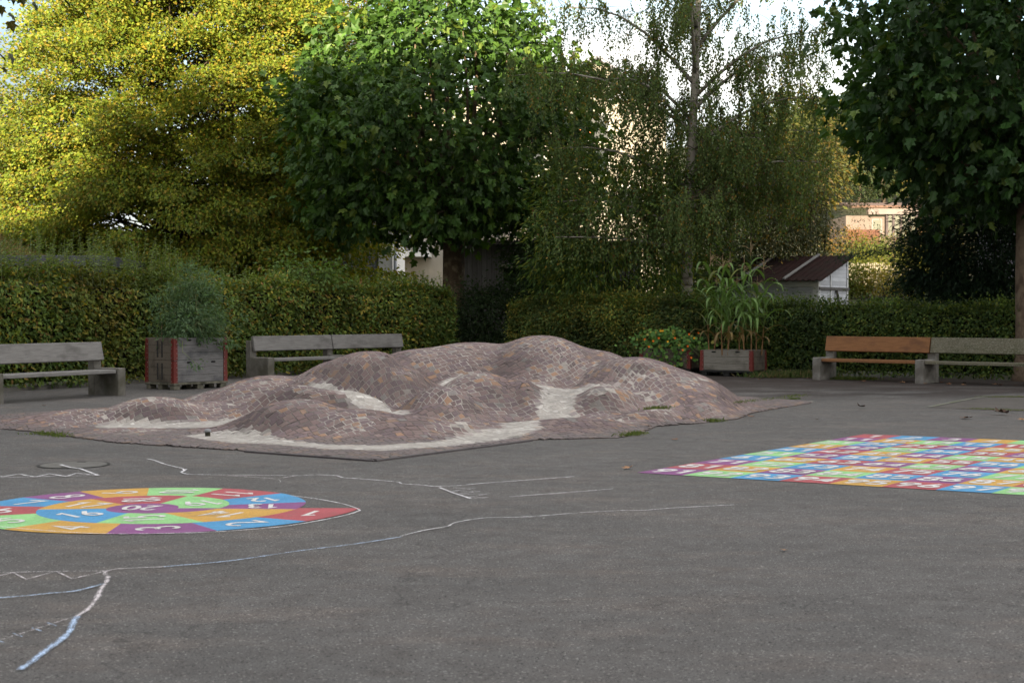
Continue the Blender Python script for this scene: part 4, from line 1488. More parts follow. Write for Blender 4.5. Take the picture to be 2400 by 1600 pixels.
def bent(a, b, k=4, sag=.12):
    a, b = Vector(a), Vector(b)
    L_ = (b - a).length
    off = Vector((random.uniform(-1, 1), random.uniform(-1, 1), random.uniform(-.3, 1))) * L_ * sag
    return [a + (b - a) * (i / k) + off * math.sin(math.pi * i / k) for i in range(k + 1)]
def crown_points(n, c, r, lump=.35, inner=.35, zmin=None, sc=.35, seed=0, power=.5):
    """points inside a lumpy ellipsoid, denser towards its skin"""
    out = []
    got = 0
    while got < n:
        d = rnd_unit(n * 2)
        q = (inner + (1 - inner) * RNG.uniform(size=(n * 2, 1)) ** power)
        lm = 1 - lump + 2 * lump * vnoise(d * np.array(r) * 1.0 + 50 + seed, sc)[:, None]
        p = np.array(c) + d * np.array(r) * q * lm
        if zmin is not None:
            p = p[p[:, 2] > zmin + .5 * (vnoise(p + 9, .9) - .5)]
        out.append(p)
        got += len(p)
    return np.concatenate(out)[:n].astype(np.float32)
def cluster_leaves(C, per, spread, size, cols, wts, centre, tmpl=T_LEAF, up=.6, outw=.5, rnd=.6, droop=.4, var=.22, patch=None, szv=.3):
    n = len(C) * per
    c = np.repeat(C, per, 0)
    off = RNG.normal(size=(n, 3)).astype(np.float32) * np.array(spread, np.float32)
    P = c + off
    o = unit(P - np.array(centre, np.float32))
    N = unit(o * outw + np.array([0, 0, up], np.float32) + rnd_unit(n) * rnd)
    D = unit(off * 1.2 + o * .5 + np.array([0, 0, -droop], np.float32) + rnd_unit(n) * .6)
    T = tints(n, cols, wts, var)
    ct = np.repeat(RNG.uniform(.82, 1.18, (len(C), 1)), per, 0)
    T = T * ct
    if patch is not None:
        pc, sc, amt = patch
        k = (sstep(.52, .75, vnoise(P + 31, sc)) * amt)[:, None]
        T = T * (1 - k) + np.array(pc) * k * RNG.uniform(.8, 1.2, (n, 1))
    return leaves_mesh('crown', P, D, N, size * RNG.uniform(1 - szv, 1 + szv, n), tmpl, T)
def limbs_to(mb, frm, targets, r0, r1, k=4, sag=.10, n=6):
    for t in targets:
        pts = bent(frm, t, k, sag)
        mb.tube(pts, [r0 + (r1 - r0) * (i / k) ** .7 for i in range(k + 1)], n)

# ---- hedges
def hedge(name, label, path, depth, height, n, cols, wts, leaf=.055, patch=None, z0=.06, mat=None, shoots=None, hvar=.12):
    root = thing(name, label, 'hedge', (0, 0, 0))
    P0 = np.array([(x, y) for x, y in path], float)
    seg = np.diff(P0, axis=0)
    ln = np.linalg.norm(seg, axis=1)
    cum = np.concatenate([[0], np.cumsum(ln)])
    def along(s):
        i = np.clip(np.searchsorted(cum, s, 'right') - 1, 0, len(ln) - 1)
        d = seg[i] / ln[i][:, None]
        return P0[i] + d * (s - cum[i])[:, None], np.stack([-d[:, 1], d[:, 0]], 1), d
    which = RNG.choice(4, n, p=[.60, .24, .08, .08])
    s = RNG.uniform(0, cum[-1], n)
    s = np.where(which == 3, np.where(RNG.uniform(size=n) < .8, cum[-1] - RNG.uniform(0, .05, n), RNG.uniform(0, .05, n)), s)
    base, nb, dd = along(s)
    dep = np.where(which == 0, 0.0, np.where(which == 2, depth, RNG.uniform(0, depth, n)))
    hz = np.where(which == 1, height, z0 + (height - z0) * RNG.uniform(size=n) ** .92)
    xyz = np.concatenate([base + nb * dep[:, None], hz[:, None]], 1)
    bulge = (vnoise(xyz + 40, 1.1) - .5) * 2
    ragged = RNG.normal(0, .07, n) + .13 * bulge
    outn = np.zeros((n, 3))
    outn[which == 0, :2] = -nb[which == 0]
    outn[which == 2, :2] = nb[which == 2]
    outn[which == 1] = (0, 0, 1)
    outn[which == 3, :2] = (dd * np.where(s > cum[-1] / 2, 1, -1)[:, None])[which == 3]
    hv = hvar * (vnoise(np.concatenate([base, np.zeros((n, 1))], 1) + 7, .8) - .5) * 2
    xyz = xyz + outn * ragged[:, None] - np.abs(RNG.normal(0, .05, n))[:, None] * outn
    xyz[:, 2] += hv * (xyz[:, 2] / height) ** 2 + np.where(which == 1, RNG.exponential(.05, n), 0)
    rd = np.clip((xyz[:, 2] - (height - .45)) / .45, 0, 1) ** 2 * .22      # rounded shoulders
    xyz -= outn * np.array([1, 1, 0]) * rd[:, None]
    N = unit(outn * .55 + np.array([0, 0, .65]) + rnd_unit(n) * .55)
    D = unit(outn * .5 + np.array([0, 0, -.35]) + rnd_unit(n) * .8)
    T = tints(n, cols, wts, .25)
    lum = (.62 + .76 * vnoise(xyz + 3, 2.6))[:, None]  # leaf tone dimmed in patches, shade of dark holes put into the colour
    T = T * lum * 1.6
    if patch is not None:
        for pc, sc, amt, off in patch:
            k = (sstep(.50, .72, vnoise(xyz + off, sc)) * amt)[:, None]
            T = T * (1 - k) + np.array(pc) * k * RNG.uniform(.75, 1.25, (n, 1))
    me = leaves_mesh('foliage', xyz, D, N, leaf * RNG.uniform(.7, 1.35, n), T_LEAF, T)
    obj('foliage', me, mat or LM_SOFT, root)
    core = MB()  # solid near-black box added inside so no light passes through the hedge
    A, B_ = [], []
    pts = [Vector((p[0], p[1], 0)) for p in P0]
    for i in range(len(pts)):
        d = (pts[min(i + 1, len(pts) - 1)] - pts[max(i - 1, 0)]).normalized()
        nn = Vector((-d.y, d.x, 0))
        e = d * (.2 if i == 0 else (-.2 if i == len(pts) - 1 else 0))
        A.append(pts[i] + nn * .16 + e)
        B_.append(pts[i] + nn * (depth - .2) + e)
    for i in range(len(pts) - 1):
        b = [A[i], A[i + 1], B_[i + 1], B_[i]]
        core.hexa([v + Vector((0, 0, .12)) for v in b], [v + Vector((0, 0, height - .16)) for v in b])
    core.build('dark_core', M_CORE, root)
    # upright shoots on top
    if shoots:
        st = MB()
        LP, LD, LN, LS = [], [], [], []
        for (sa, sb, cnt, ha, hb) in shoots:
            for _ in range(cnt):
                q = np.array([random.uniform(sa, sb) * cum[-1]])
                p, nb_, _d = along(q)
                b = Vector((p[0][0], p[0][1], height - .1)) + Vector((nb_[0][0], nb_[0][1], 0)) * random.uniform(.05, depth)
                h = random.uniform(ha, hb)
                tip = b + Vector((random.uniform(-.12, .12), random.uniform(-.12, .12), h))
                pp = bent(b, tip, 4, .08)
                st.tube(pp, [.007, .006, .005, .004, .002], 4)
                m_ = int(h / .038) + 3
                for j in range(m_):
                    t = .15 + .85 * j / m_
                    i = min(int(t * 4), 3)
                    pos = pp[i] + (pp[i + 1] - pp[i]) * (t * 4 - i)
                    an = j * 2.4 + random.uniform(-.4, .4)
                    LP.append(pos)
                    LD.append((math.cos(an), math.sin(an), random.uniform(-.2, .5)))
                    LN.append((random.uniform(-.3, .3), random.uniform(-.3, .3), 1))
                    LS.append(random.uniform(.075, .12) * (1.1 - .45 * t))
        k = len(LP)
        st.build('shoot_stems', M_GSTEM, root, kind='stuff')
        obj('shoot_leaves', leaves_mesh('shoot_leaves', np.array(LP), np.array(LD), np.array(LN), np.array(LS), T_LEAF,
            tints(k, [(.14, .22, .05), (.18, .25, .06), (.11, .17, .045)], [4, 3, 3])), LM_SOFT, root, kind='stuff')
    return root
G1, G2, G3, YO, BR = (.070, .105, .022), (.095, .13, .026), (.048, .078, .02), (.18, .15, .026), (.15, .09, .03)
hedge('hornbeam_hedge', 'long clipped green and yellow hedge along the left of the yard', HEDGE_L, .9, 2.0, 80000,
      [G1, G2, G3, YO, BR], [30, 28, 20, 15, 4], .092, [((.17, .13, .03), .55, .25, 20), ((.07, .13, .03), .9, .5, 55)],
      hvar=.17, shoots=[(.12, .64, 260, .30, .85), (.40, .60, 80, .6, 1.1), (.62, .99, 150, .15, .55)])
hedge('clipped_hedge', 'clipped olive hedge directly behind the top of the cobbled mound', HEDGE_M, .8, 1.62, 40000,
      [G1, G3, YO, (.10, .105, .022)], [30, 26, 14, 24], .068, [((.02, .045, .018), .5, .6, 80)], shoots=[(.05, .5, 14, .15, .4)])
hedge('clipped_hedge', 'dark green hedge behind the maize planter and the orange bench', HEDGE_R, .8, 1.54, 52000,
      [G3, (.03, .055, .016), G1, (.09, .105, .02)], [34, 28, 24, 13], .075, [((.02, .042, .018), .5, .7, 10)], shoots=[(.1, .6, 16, .1, .35)])

# ---- trees
def plane_tree(label, base, centre, r, zfork, n_cl, per, rtrunk, bark, zmin, leaf=.20, seed=0, cols=None, wts=None, lump=.22, inner=.42, limbs=34):
    root = thing('plane_tree', label, 'tree', base)
    b = Vector(base)
    c = Vector(centre)
    C = crown_points(n_cl, c, r, lump, inner, zmin, .42, seed)
    cols = cols or [(.044, .098, .018), (.062, .125, .022), (.033, .074, .017), (.115, .17, .03)]
    wts = wts or [36, 28, 30, 6]
    me = cluster_leaves(C - np.array(b, np.float32), per, (.30, .30, .24), leaf, cols, wts, c - b, T_PLANE, .40, .45, .75, .55)
    obj('crown', me, LM_GLOSS, root)
    tr = MB()
    f = Vector((0, 0, zfork))
    tr.tube([(0, 0, -.1), (0, 0, .15), (.01, 0, .6), (-.02, .01, zfork * .6), f], [rtrunk * 1.35, rtrunk * 1.15, rtrunk, rtrunk * .92, rtrunk * .95], 16, wob=.03)
    for i in random.sample(range(len(C)), limbs):
        t = Vector(C[i]) - b
        s = f + Vector((0, 0, random.uniform(-.25, .4)))
        tr.tube(bent(s, t, 5, .10), [rtrunk * .42, rtrunk * .30, rtrunk * .2, rtrunk * .13, rtrunk * .08, .012], 7)
    tr.build('trunk', bark, root, smooth=True)
    return root
plane_tree('round green plane tree with thick brown trunk at the end of the left hedge', (-1.58, 41.0, 0), (-2.0, 41.0, 6.35), (4.35, 3.9, 3.9), 3.6,
           900, 18, .33, M_PBARK, 3.4, .215, 0)
plane_tree('dark plane tree with pale trunk at the right edge behind the mossy seat', (10.45, 30.2, 0), (10.6, 30.4, 6.7), (4.1, 3.8, 3.95), 3.7,
           940, 17, .27, M_PBARK2, 3.3, .21, 70, [(.030, .074, .017), (.045, .098, .021), (.022, .054, .015), (.095, .14, .03)], [38, 24, 32, 6])
plane_tree('plane tree outside the frame whose leafy branch tip hangs into the upper left corner', (-12.6, 26.0, 0), (-12.1, 26.0, 8.6), (3.3, 3.0, 2.9), 4.2,
           420, 15, .25, M_PBARK, 4.4, .19, 33, [(.055, .065, .022), (.075, .07, .025), (.03, .05, .018)], [4, 3, 4])

def leafy_tree(name, label, base, centre, r, n_cl, per, spread, leaf, cols, wts, stems, rt, zmin, mat=LM_SUN, lump=.3, inner=.25, seed=0, limbs=40,
               tmpl=T_LEAF, patch=None, up=.6, outw=.35, rnd=.75, bark=None, cat='tree', droop=.3, sc=.4, szv=.3, power=.5):
    root = thing(name, label, cat, base)
    b, c = Vector(base), Vector(centre)
    C = crown_points(n_cl, c, r, lump, inner, zmin, sc, seed, power)
    Cl = C - np.array(b, np.float32)
    obj('crown', cluster_leaves(Cl, per, spread, leaf, cols, wts, c - b, tmpl, up, outw, rnd, droop, .22, patch, szv), mat, root)
    tr = MB()
    tops = []
    for k in range(stems):
        a = 2 * math.pi * k / stems + .4
        s0 = Vector((math.cos(a), math.sin(a), 0)) * (rt * 1.2 if stems > 1 else 0)
        spread_top = Vector((math.cos(a) * r[0] * .22, math.sin(a) * r[1] * .22, 0)) if stems > 1 else Vector()
        top = Vector((c.x - b.x, c.y - b.y, (c.z - b.z) + r[2] * .35)) + spread_top
        pts = bent(s0, top, 5, .05)
        pts[0].z = -.15
        tr.tube(pts, [rt, rt * .85, rt * .7, rt * .55, rt * .38, rt * .2], 9, wob=.05)
        tops.append(pts)
    for i in random.sample(range(len(Cl)), min(limbs, len(Cl))):
        t = Vector(Cl[i])
        pts = random.choice(tops)
        cand = min(pts[1:], key=lambda p: abs(p.z - (t.z - .35 * math.hypot(t.x - p.x, t.y - p.y))))
        tr.tube(bent(cand, t, 4, .08), [rt * .32, rt * .22, rt * .14, rt * .08, .008], 5)
    tr.build('trunk', bark or M_BARK, root, smooth=True)
    return root
SG = [(0.162, 0.197, 0.019), (0.123, 0.179, 0.019), (0.218, 0.210, 0.025), (0.254, 0.183, 0.026), (0.074, 0.123, 0.018)]
def hornbeam():
    b = Vector((-10.0, 46.5, 0))
    root = thing('hornbeam_tree', 'broad hornbeam with sunlit yellow green foliage filling the upper left', 'tree', b)
    tr = MB()
    stems = []
    for k in range(6):
        a = 2 * math.pi * k / 6 + .4
        top = Vector((math.cos(a) * 2.0, math.sin(a) * 1.6, 11.5 + random.uniform(-1, 1)))
        pts = bent((math.cos(a) * .25, math.sin(a) * .25, -.1), top, 8, .05)
        tr.tube(pts, [.17 - .15 * i / 8 for i in range(9)], 8, wob=.05)
        stems.append(pts)
    C, AX = [], []
    n_b = 740
    for k in range(n_b):
        z = .9 + 12.4 * ((k + random.random()) / 570) ** .92 if k < 570 else random.uniform(.8, 6.5)
        a = random.uniform(0, 2 * math.pi) if k % 3 else random.uniform(math.pi, 2 * math.pi)
        rr = 6.7 * math.sqrt(max(.05, 1 - ((z - 4.5) / 10.2) ** 2)) * (random.uniform(.82, 1.13) if math.cos(a) < -.5 else random.uniform(.70, 1.05))
        e = Vector((math.cos(a) * rr, math.sin(a) * rr * .84, z))
        st = random.choice(stems)
        want = z - rr * random.uniform(.15, .5)
        s0 = min(st[:-1], key=lambda p: abs(p.z - want))
        pts = [s0 + (e - s0) * (i / 6) + Vector((0, 0, .9 * math.sin(math.pi * i / 6) - .55 * (i / 6) ** 3)) for i in range(7)]
        tr.tube(pts, [.034, .028, .022, .017, .012, .008, .004], 4, caps=False)
        d = (pts[-1] - pts[-3]).normalized()
        sd = Vector((-d.y, d.x, 0))
        for j in range(13):
            t = .42 + .60 * (j + random.random()) / 13
            u = min(t, .999) * 6
            i = int(u)
            p = pts[i] + (pts[i + 1] - pts[i]) * (u - i)
            w_ = .75 * (1.1 - t)
            C.append(p + sd * random.gauss(0, .22 + w_ * .5) + Vector((0, 0, random.gauss(-.02, .05))))
    C = np.array(C, np.float32)
    per = 46
    n = len(C) * per
    c = np.repeat(C, per, 0)
    off = RNG.normal(size=(n, 3)).astype(np.float32) * np.array([.22, .22, .10], np.float32)
    P = c + off
    o = unit(P - np.array([0, 0, 5.5], np.float32))
    N = unit(o * .45 + np.array([-.15, -.95, .35]) + rnd_unit(n) * .72)
    D = unit(o * .7 + off + np.array([0, 0, -.35]) + rnd_unit(n) * .6)
    T = tints(n, SG, [30, 26, 20, 6, 14], .2) * np.repeat(RNG.uniform(.7, 1.25, (len(C), 1)), per, 0)
    me = leaves_mesh('crown', P, D, N, .106 * RNG.uniform(.7, 1.3, n), (T_LEAF[0] * np.array([1.15, 1, 1], np.float32), T_LEAF[1]), T)
    obj('crown', me, LM_SUN, root)
    tr.build('trunk', M_BARK, root, smooth=True)
hornbeam()
leafy_tree('yellowing_tree', 'taller tree with orange yellow leaves between hornbeam and round plane tree', (-5.9, 53, 0), (-5.9, 53, 9.0), (3.4, 3.4, 6.8),
           900, 52, (.42, .42, .18), .125, [(0.168, 0.132, 0.018), (0.128, 0.120, 0.018), (0.192, 0.124, 0.024), (0.084, 0.096, 0.014)], [4, 3, 3, 2], 2, .17, 2.0, lump=.25, seed=15, limbs=70)
leafy_tree('pale_tree', 'hazy pale yellow tree far off at the left edge', (-26.8, 74, .3), (-26.8, 74, 6.6), (4.4, 4, 6.0),
           650, 40, (.5, .5, .3), .17, [(.22, .20, .05), (.27, .21, .065), (.18, .17, .045)], [1, 1, 1], 1, .2, 1.0, seed=25)

def birch():
    b = Vector((4.25, 36.4, 0))
    root = thing('birch_tree', 'tall birch with pale trunk and thin drooping foliage in the centre right', 'tree', b)
    tr = MB()
    ax = [Vector((0, 0, -.1)), Vector((.0, 0, 1.2)), Vector((.02, 0, 3)), Vector((.09, .0, 5)), Vector((.20, .02, 7)), Vector((.28, 0, 9)), Vector((.36, .05, 11.2)), Vector((.4, .1, 13))]
    rr = [.17, .145, .13, .115, .095, .07, .042, .013]
    tr.tube(ax, rr, 14, wob=.05)
    mt, t, bs = new_mat('birch_bark')
    v = coords(t, (1, 1, 5.5))
    n = noise_n(t, v, 2.6, 5.0, .65)
    n2 = noise_n(t, coords(t), 1.6, 5.0, .6)
    col = mix(t, ramp(t, n, .54, .62), (.30, .275, .235), (.040, .033, .026))
    col = mix(t, ramp(t, n2, .50, .68), col, (.17, .15, .12))
    t.links.new(col, bs.inputs['Base Color'])
    bs.inputs['Roughness'].default_value = .8
    bump(t, bs, n, .6, .01)
    tr.build('trunk', mt, root, smooth=True)
    br = MB()
    tw = MB()
    LP, LD, LS = [], [], []
    def axis(z):
        for i in range(len(ax) - 1):
            if ax[i + 1].z >= z:
                k = (z - ax[i].z) / (ax[i + 1].z - ax[i].z)
                return ax[i] + (ax[i + 1] - ax[i]) * k
        return ax[-1].copy()
    main = [(2.9, 200, 3.3, .25), (3.3, 172, 3.0, .75), (3.9, 10, 2.5, .55), (4.4, 165, 3.3, .95), (4.6, 300, 2.4, .8), (5.0, 60, 2.4, .9), (5.3, 355, 3.2, 1.15),
            (5.6, 215, 2.6, 1.2), (6.0, 140, 2.6, 1.4), (6.3, 20, 2.8, 1.4), (6.6, 330, 2.7, 1.3), (6.9, 190, 2.8, 1.7), (7.4, 100, 2.4, 1.6), (7.8, 0, 2.6, 1.8),
            (8.2, 240, 2.2, 1.6), (8.6, 165, 2.2, 1.9), (9.0, 30, 2.0, 1.7), (9.6, 300, 1.7, 1.6), (10.2, 180, 1.5, 1.5), (10.8, 80, 1.2, 1.4), (3.4, 255, 2.6, .5),
            (4.2, 335, 2.9, .75), (3.6, 110, 2.4, .6), (7.1, 270, 2.4, 1.6), (5.8, 180, 3.4, 1.3), (4.8, 20, 3.0, 1.0)]
    for z, az, L_, rise in main:
        L_ = L_ * (1.32 if z > 5.7 else 1.08)
        a = R(az + random.uniform(-12, 12))
        s = axis(z)
        e = s + Vector((math.cos(a) * L_, math.sin(a) * L_ * .85, rise))
        pts = [s + (e - s) * (i / 6) + Vector((0, 0, rise * .45 * math.sin(math.pi * i / 6))) for i in range(7)]
        br.tube(pts, [.050, .042, .034, .026, .019, .012, .006], 6)
        subs = []
        for i in range(1, 7):
            for _ in range(4):
                p = pts[i - 1] + (pts[i] - pts[i - 1]) * random.random()
                q = p + Vector((random.gauss(0, .55), random.gauss(0, .55), random.uniform(-.05, .7)))
                tw.tube(bent(p, q, 3, .1), [.010, .008, .006, .004], 3, caps=False)
                subs.append(q)
                subs.append(p + (q - p) * .6)
        for q in subs + pts[2:]:
            for _ in range(4 if z < 6.4 else 3):
                l = random.uniform(.35, 1.35) * (.75 if z > 7 else 1.0)
                if q.z - l < 2.4 or (abs(q.x - .1) < .26 and q.y < .1 and random.random() < .6):
                    continue
                tip = q + Vector((random.gauss(0, .16), random.gauss(0, .16), -l))
                pp = bent(q, tip, 4, .06)
                if random.random() < .5:
                    tw.tube(pp, [.005, .004, .003, .003, .002], 3, caps=False)
                m_ = int(l / .034)
                for j in range(m_):
                    u = (j + random.random()) / m_ * 4
                    i = min(int(u), 3)
                    LP.append(pp[i] + (pp[i + 1] - pp[i]) * (u - i) + Vector((random.gauss(0, .035), random.gauss(0, .035), 0)))
                    LD.append((random.gauss(0, .6), random.gauss(0, .6), -1))
                    LS.append(random.uniform(.05, .085))
    br.build('branches', mt, root, smooth=True)
    tw.build('twigs', M_TWIG, root)
    n = len(LP)
    me = leaves_mesh('crown', np.array(LP), np.array(LD), rnd_unit(n), np.array(LS), (T_LEAF[0] * np.array([1.25, 1, 1], np.float32), T_LEAF[1]),
                     tints(n, [(.098, .150, .046), (.128, .175, .056), (.078, .130, .040), (.26, .19, .04), (.18, .11, .04)], [36, 30, 26, 5, 3], .3))
    obj('crown', me, LM_SOFT, root)
    return n
birch()

BUSHES = [
    # name, label, base, centre z, radii, clusters, per, leaf, cols, wts, template, stems, seed
    ('elder_bush', 'leafy elder bush with yellow green leaves left of the birch trunk', (2.5, 36.9, 0), 3.2, (2.2, 1.5, 2.8), 460, 40, .15,
     [(.065, .12, .025), (.10, .155, .028), (.19, .21, .035), (.045, .085, .022)], [4, 3, 2.4, 2.5], T_LANCE, 7, 11, None),
    ('dark_shrub', 'very dark green shrub filling the gap between the two hedges', (-.75, 39.5, 0), 1.1, (1.0, .9, 1.0), 140, 44, .10,
     [(.018, .035, .013), (.028, .05, .017)], [1, 1], T_LEAF, 4, 21, None),
    ('rose_bush', 'dark green climbing bush in front of the plank barn', (1.0, 40.3, 0), 2.6, (1.4, 1.0, 2.3), 360, 44, .10,
     [(.022, .050, .018), (.035, .065, .02), (.05, .08, .025)], [4, 3, 1], T_LEAF, 5, 31, None),
    ('hazel_bush', 'big olive brown bush with orange leaves right of the birch trunk', (7.35, 43.6, 0), 4.0, (2.15, 1.6, 3.1), 620, 44, .10,
     [(.075, .085, .032), (.095, .095, .034), (.055, .07, .026), (.24, .16, .03)], [4, 3, 3, .8], T_LEAF, 6, 41, None),
    ('willow_bush', 'loose blue green twiggy bush above the corrugated shed roof', (8.9, 43.5, .1), 4.6, (1.5, 1.3, 2.5), 210, 30, .085,
     [(.06, .082, .038), (.08, .095, .04), (.11, .10, .03)], [4, 3, 1], T_LANCE, 5, 51, None),
    ('yew_bush', 'large almost black evergreen bush behind the orange and mossy bench', (11.35, 35.0, 0), 2.5, (2.3, 1.4, 2.6), 950, 50, .135,
     [(.014, .032, .018), (.020, .045, .022), (.030, .058, .026)], [4, 3, 2], T_LANCE, 5, 61, None),
    ('laurel_bush', 'dark glossy bush at the foot of the birch between elder and shed', (4.9, 41.5, 0), 2.7, (1.6, 1.0, 2.5), 360, 44, .10,
     [(.030, .052, .018), (.045, .07, .022), (.06, .085, .028)], [4, 3, 1.4], T_LEAF, 5, 91, None),
    ('young_hazel', 'bright green young bush sticking out of the long left hedge top', (-4.75, 34.2, 0), 2.15, (.85, .55, .62), 46, 24, .115,
     [(.075, .135, .03), (.095, .16, .035)], [1, 1], T_LEAF, 5, 71, None),
]
for nm, lb, bs, cz, rr_, ncl, per, lf, cl, wt, tm, st, sd, pt in BUSHES:
    leafy_tree(nm, lb, bs, (bs[0], bs[1], cz), rr_, ncl, per, (.22, .22, .14), lf, cl, wt, st, .03, .25, LM_SOFT, .28, .3, sd, 46, tm, pt, .55, .5, .6, M_TWIG, 'bush', .45)
# long dark sprays of the evergreen that reach left over the hedge
def yew_sprays():
    root = thing('evergreen_bough', 'dark drooping evergreen boughs reaching left towards the picket fence', 'bush', (9.9, 36.6, 0))
    o = Vector(root.location)
    mb = MB()
    P = []
    for (px0, py0, px1, py1) in ((2180, 560, 1965, 600), (2200, 600, 2085, 615), (2170, 650, 2060, 700), (2190, 690, 2040, 735), (2200, 640, 2110, 660), (2230, 560, 2120, 545)):
        a, b_ = at(px0, py0, 36.6) - o, at(px1, py1, 36.2) - o
        pts = bent(a, b_, 6, .07)
        mb.tube([Vector((.6, .2, 1.2))] + pts, [.03, .022, .018, .014, .011, .008, .006, .004], 5)
        for i in range(60):
            u = random.random() * 6
            k = min(int(u), 5)
            q = pts[k] + (pts[k + 1] - pts[k]) * (u - k)
            P.append(q + Vector((random.gauss(0, .14), random.gauss(0, .18), random.gauss(-.06, .09))))
    mb.build('boughs', M_TWIG, root)
    C = np.array(P, np.float32)
    obj('needles', cluster_leaves(C, 14, (.09, .09, .05), .075, [(.018, .042, .024), (.028, .062, .032)], [1, 1], (1.0, .5, 1.5), T_LANCE, .5, .3, .5, .4), LM_SOFT, root)
yew_sprays()

# ---- garden beyond: sunlit bushes on the slope
GB = [(1995, 650, 62, 1.0, .9), (2030, 640, 70, 1.3, 1.0), (2075, 668, 62, 1.25, .8), (2130, 640, 65, 1.3, 1.1), (2165, 615, 72, 1.6, 1.3), (2105, 590, 78, 1.8, 1.0), (2040, 592, 78, 1.5, .9),
      (2185, 560, 88, 2.2, 2.0), (1985, 600, 80, 1.6, 1.3)]
for k, (px, py, D, rx, rz) in enumerate(GB):
    p = at(px, py, D)
    gz = float(terrain_z(np.array([p.x]), np.array([p.y]))[0])
    lb = ['light green bush in the sun left of the picket fence', 'yellow green shrub just behind the left end of the picket fence', 'golden shrub in front of the picket fence',
          'rounded sunny shrub at the right end of the picket fence', 'tall sunny shrub right of the picket fence and below the house', 'low flowering bush below the glazed house front',
          'small green bush below the terracotta wall', 'bronze leaved tree beside the tiled roof of the hillside house', 'orange tinged bush left of the hillside house'][k]
    cc = [[(0.128, 0.143, 0.022), (0.090, 0.120, 0.022)], [(0.150, 0.150, 0.022), (0.098, 0.120, 0.022)], [(0.203, 0.158, 0.022), (0.143, 0.135, 0.022)], [(0.143, 0.143, 0.022), (0.090, 0.112, 0.022)],
          [(0.098, 0.112, 0.022), (0.150, 0.143, 0.030)], [(0.120, 0.120, 0.038), (0.090, 0.105, 0.030), (0.225, 0.150, 0.120)], [(0.098, 0.128, 0.022), (0.075, 0.105, 0.022)], [(0.112, 0.090, 0.022), (0.075, 0.075, 0.022)], [(0.195, 0.112, 0.022), (0.105, 0.098, 0.022)]][k]
    leafy_tree('garden_bush', lb, (p.x, p.y, gz), (p.x, p.y, p.z), (rx, rx * .8, max(rz, (p.z - gz) * .9)), 70, 30, (.22, .22, .16), .13, cc, [1] * len(cc), 4, .03, gz + .1,
               LM_SUN, .25, .3, 80 + k, 14, T_LEAF, None, .6, .5, .6, M_TWIG, 'bush')

# ---- wooded hillside
def hill_wood():
    protos = []
    kinds = [('round autumn tree in the far wood on the sunny hillside', [(.095, .095, .022), (.075, .085, .022), (.12, .09, .022)]),
             ('green broadleaf tree in the far wood on the sunny hillside', [(.05, .072, .02), (.068, .08, .022)]),
             ('dark conifer in the far wood on the sunny hillside', [(.03, .05, .022), (.045, .06, .025)])]
    for k, (lb, cc) in enumerate(kinds):
        rr = [(2.6, 2.6, 3.2), (3.0, 3.0, 3.6), (1.7, 1.7, 4.4)][k]
        t = leafy_tree('hill_tree', lb, (0, 0, 0), (0, 0, 4.6), rr, 120, 14, (.5, .5, .35), .42, cc, [1] * len(cc), 1, .18, .8, LM_SUN, .25, .3, 200 + k, 12, T_LEAF)
        t['group'] = 'trees of the far wood on the hillside'
        protos.append(t)
    first = [True] * 3
    k = 0
    for D in (112, 124, 138, 154, 172, 192, 214):
        for i in range(8):
            px = 1850 + 70 * i + random.uniform(-25, 25) + (35 if int(D) % 4 else 0)
            if D < 130 and 1960 < px < 2230:
                continue
            X = (px - 1200) / F_PX * D
            z = float(terrain_z(np.array([X]), np.array([D]))[0])
            q = random.choices((0, 1, 2), (5, 4, 2))[0]
            o = protos[q] if first[q] else copy_tree(protos[q])
            first[q] = False
            o.location = (X, D, z - .2)
            o.rotation_euler = (0, 0, random.uniform(0, 6.28))
            s = random.uniform(.8, 1.3)
            o.scale = (s, s, s)
hill_wood()
# ------------------------------------------------------------------ planter plants
def feathery_plant():
    b = loc_of(PL1, ANG1, False, .55, .42, .86)
    root = thing('feathery_plant', 'tall blue green feathery herb overflowing the two tier planter', 'plant', b)
    st = MB()
    P = []
    tips = [at(445, 625, 27.4), at(420, 650, 27.3), at(475, 640, 27.6), at(398, 690, 27.3), at(500, 690, 27.6), at(440, 680, 27.2), at(460, 720, 27.0), at(410, 730, 27.0), at(485, 745, 27.0),
            at(530, 770, 27.3), at(560, 785, 27.5), at(545, 800, 27.4), at(478, 772, 27.1), at(428, 826, 26.6), at(512, 720, 27.6), at(450, 655, 27.9), at(425, 700, 27.7)]
    for tp in tips:
        t = tp - b
        s = Vector((random.uniform(-.25, .25), random.uniform(-.2, .2), -.05))
        pts = bent(s, t, 6, .10)
        if t.z < .3:
            pts = [s, s * .5 + t * .3 + Vector((0, 0, .30)), s * .2 + t * .7 + Vector((0, 0, .22)), t]
        st.tube(pts, [.013 - .009 * i / (len(pts) - 1) for i in range(len(pts))], 5)
        for i in range(len(pts) - 1):
            for _ in range((4 if i >= 1 else 0) if t.z > .3 else 3):
                q = pts[i] + (pts[i + 1] - pts[i]) * random.random()
                e = q + Vector((random.gauss(0, .15), random.gauss(0, .13), random.gauss(.0, .13)))
                st.tube([q, e], [.004, .002], 3, caps=False)
                P.append(e)
    st.build('stems', rough_mat('pale_green_stem', (.16, .19, .08), (.22, .25, .11), 12, .7), root)
    C = np.array(P, np.float32)
    obj('foliage', cluster_leaves(C, 24, (.085, .07, .05), .092, [(.095, .16, .08), (.125, .195, .105), (.07, .125, .06), (.10, .185, .06)], [4, 3, 3, 1.5], (0, 0, .4), T_LANCE, .4, .4, .7, .3), LM_SOFT, root)
feathery_plant()
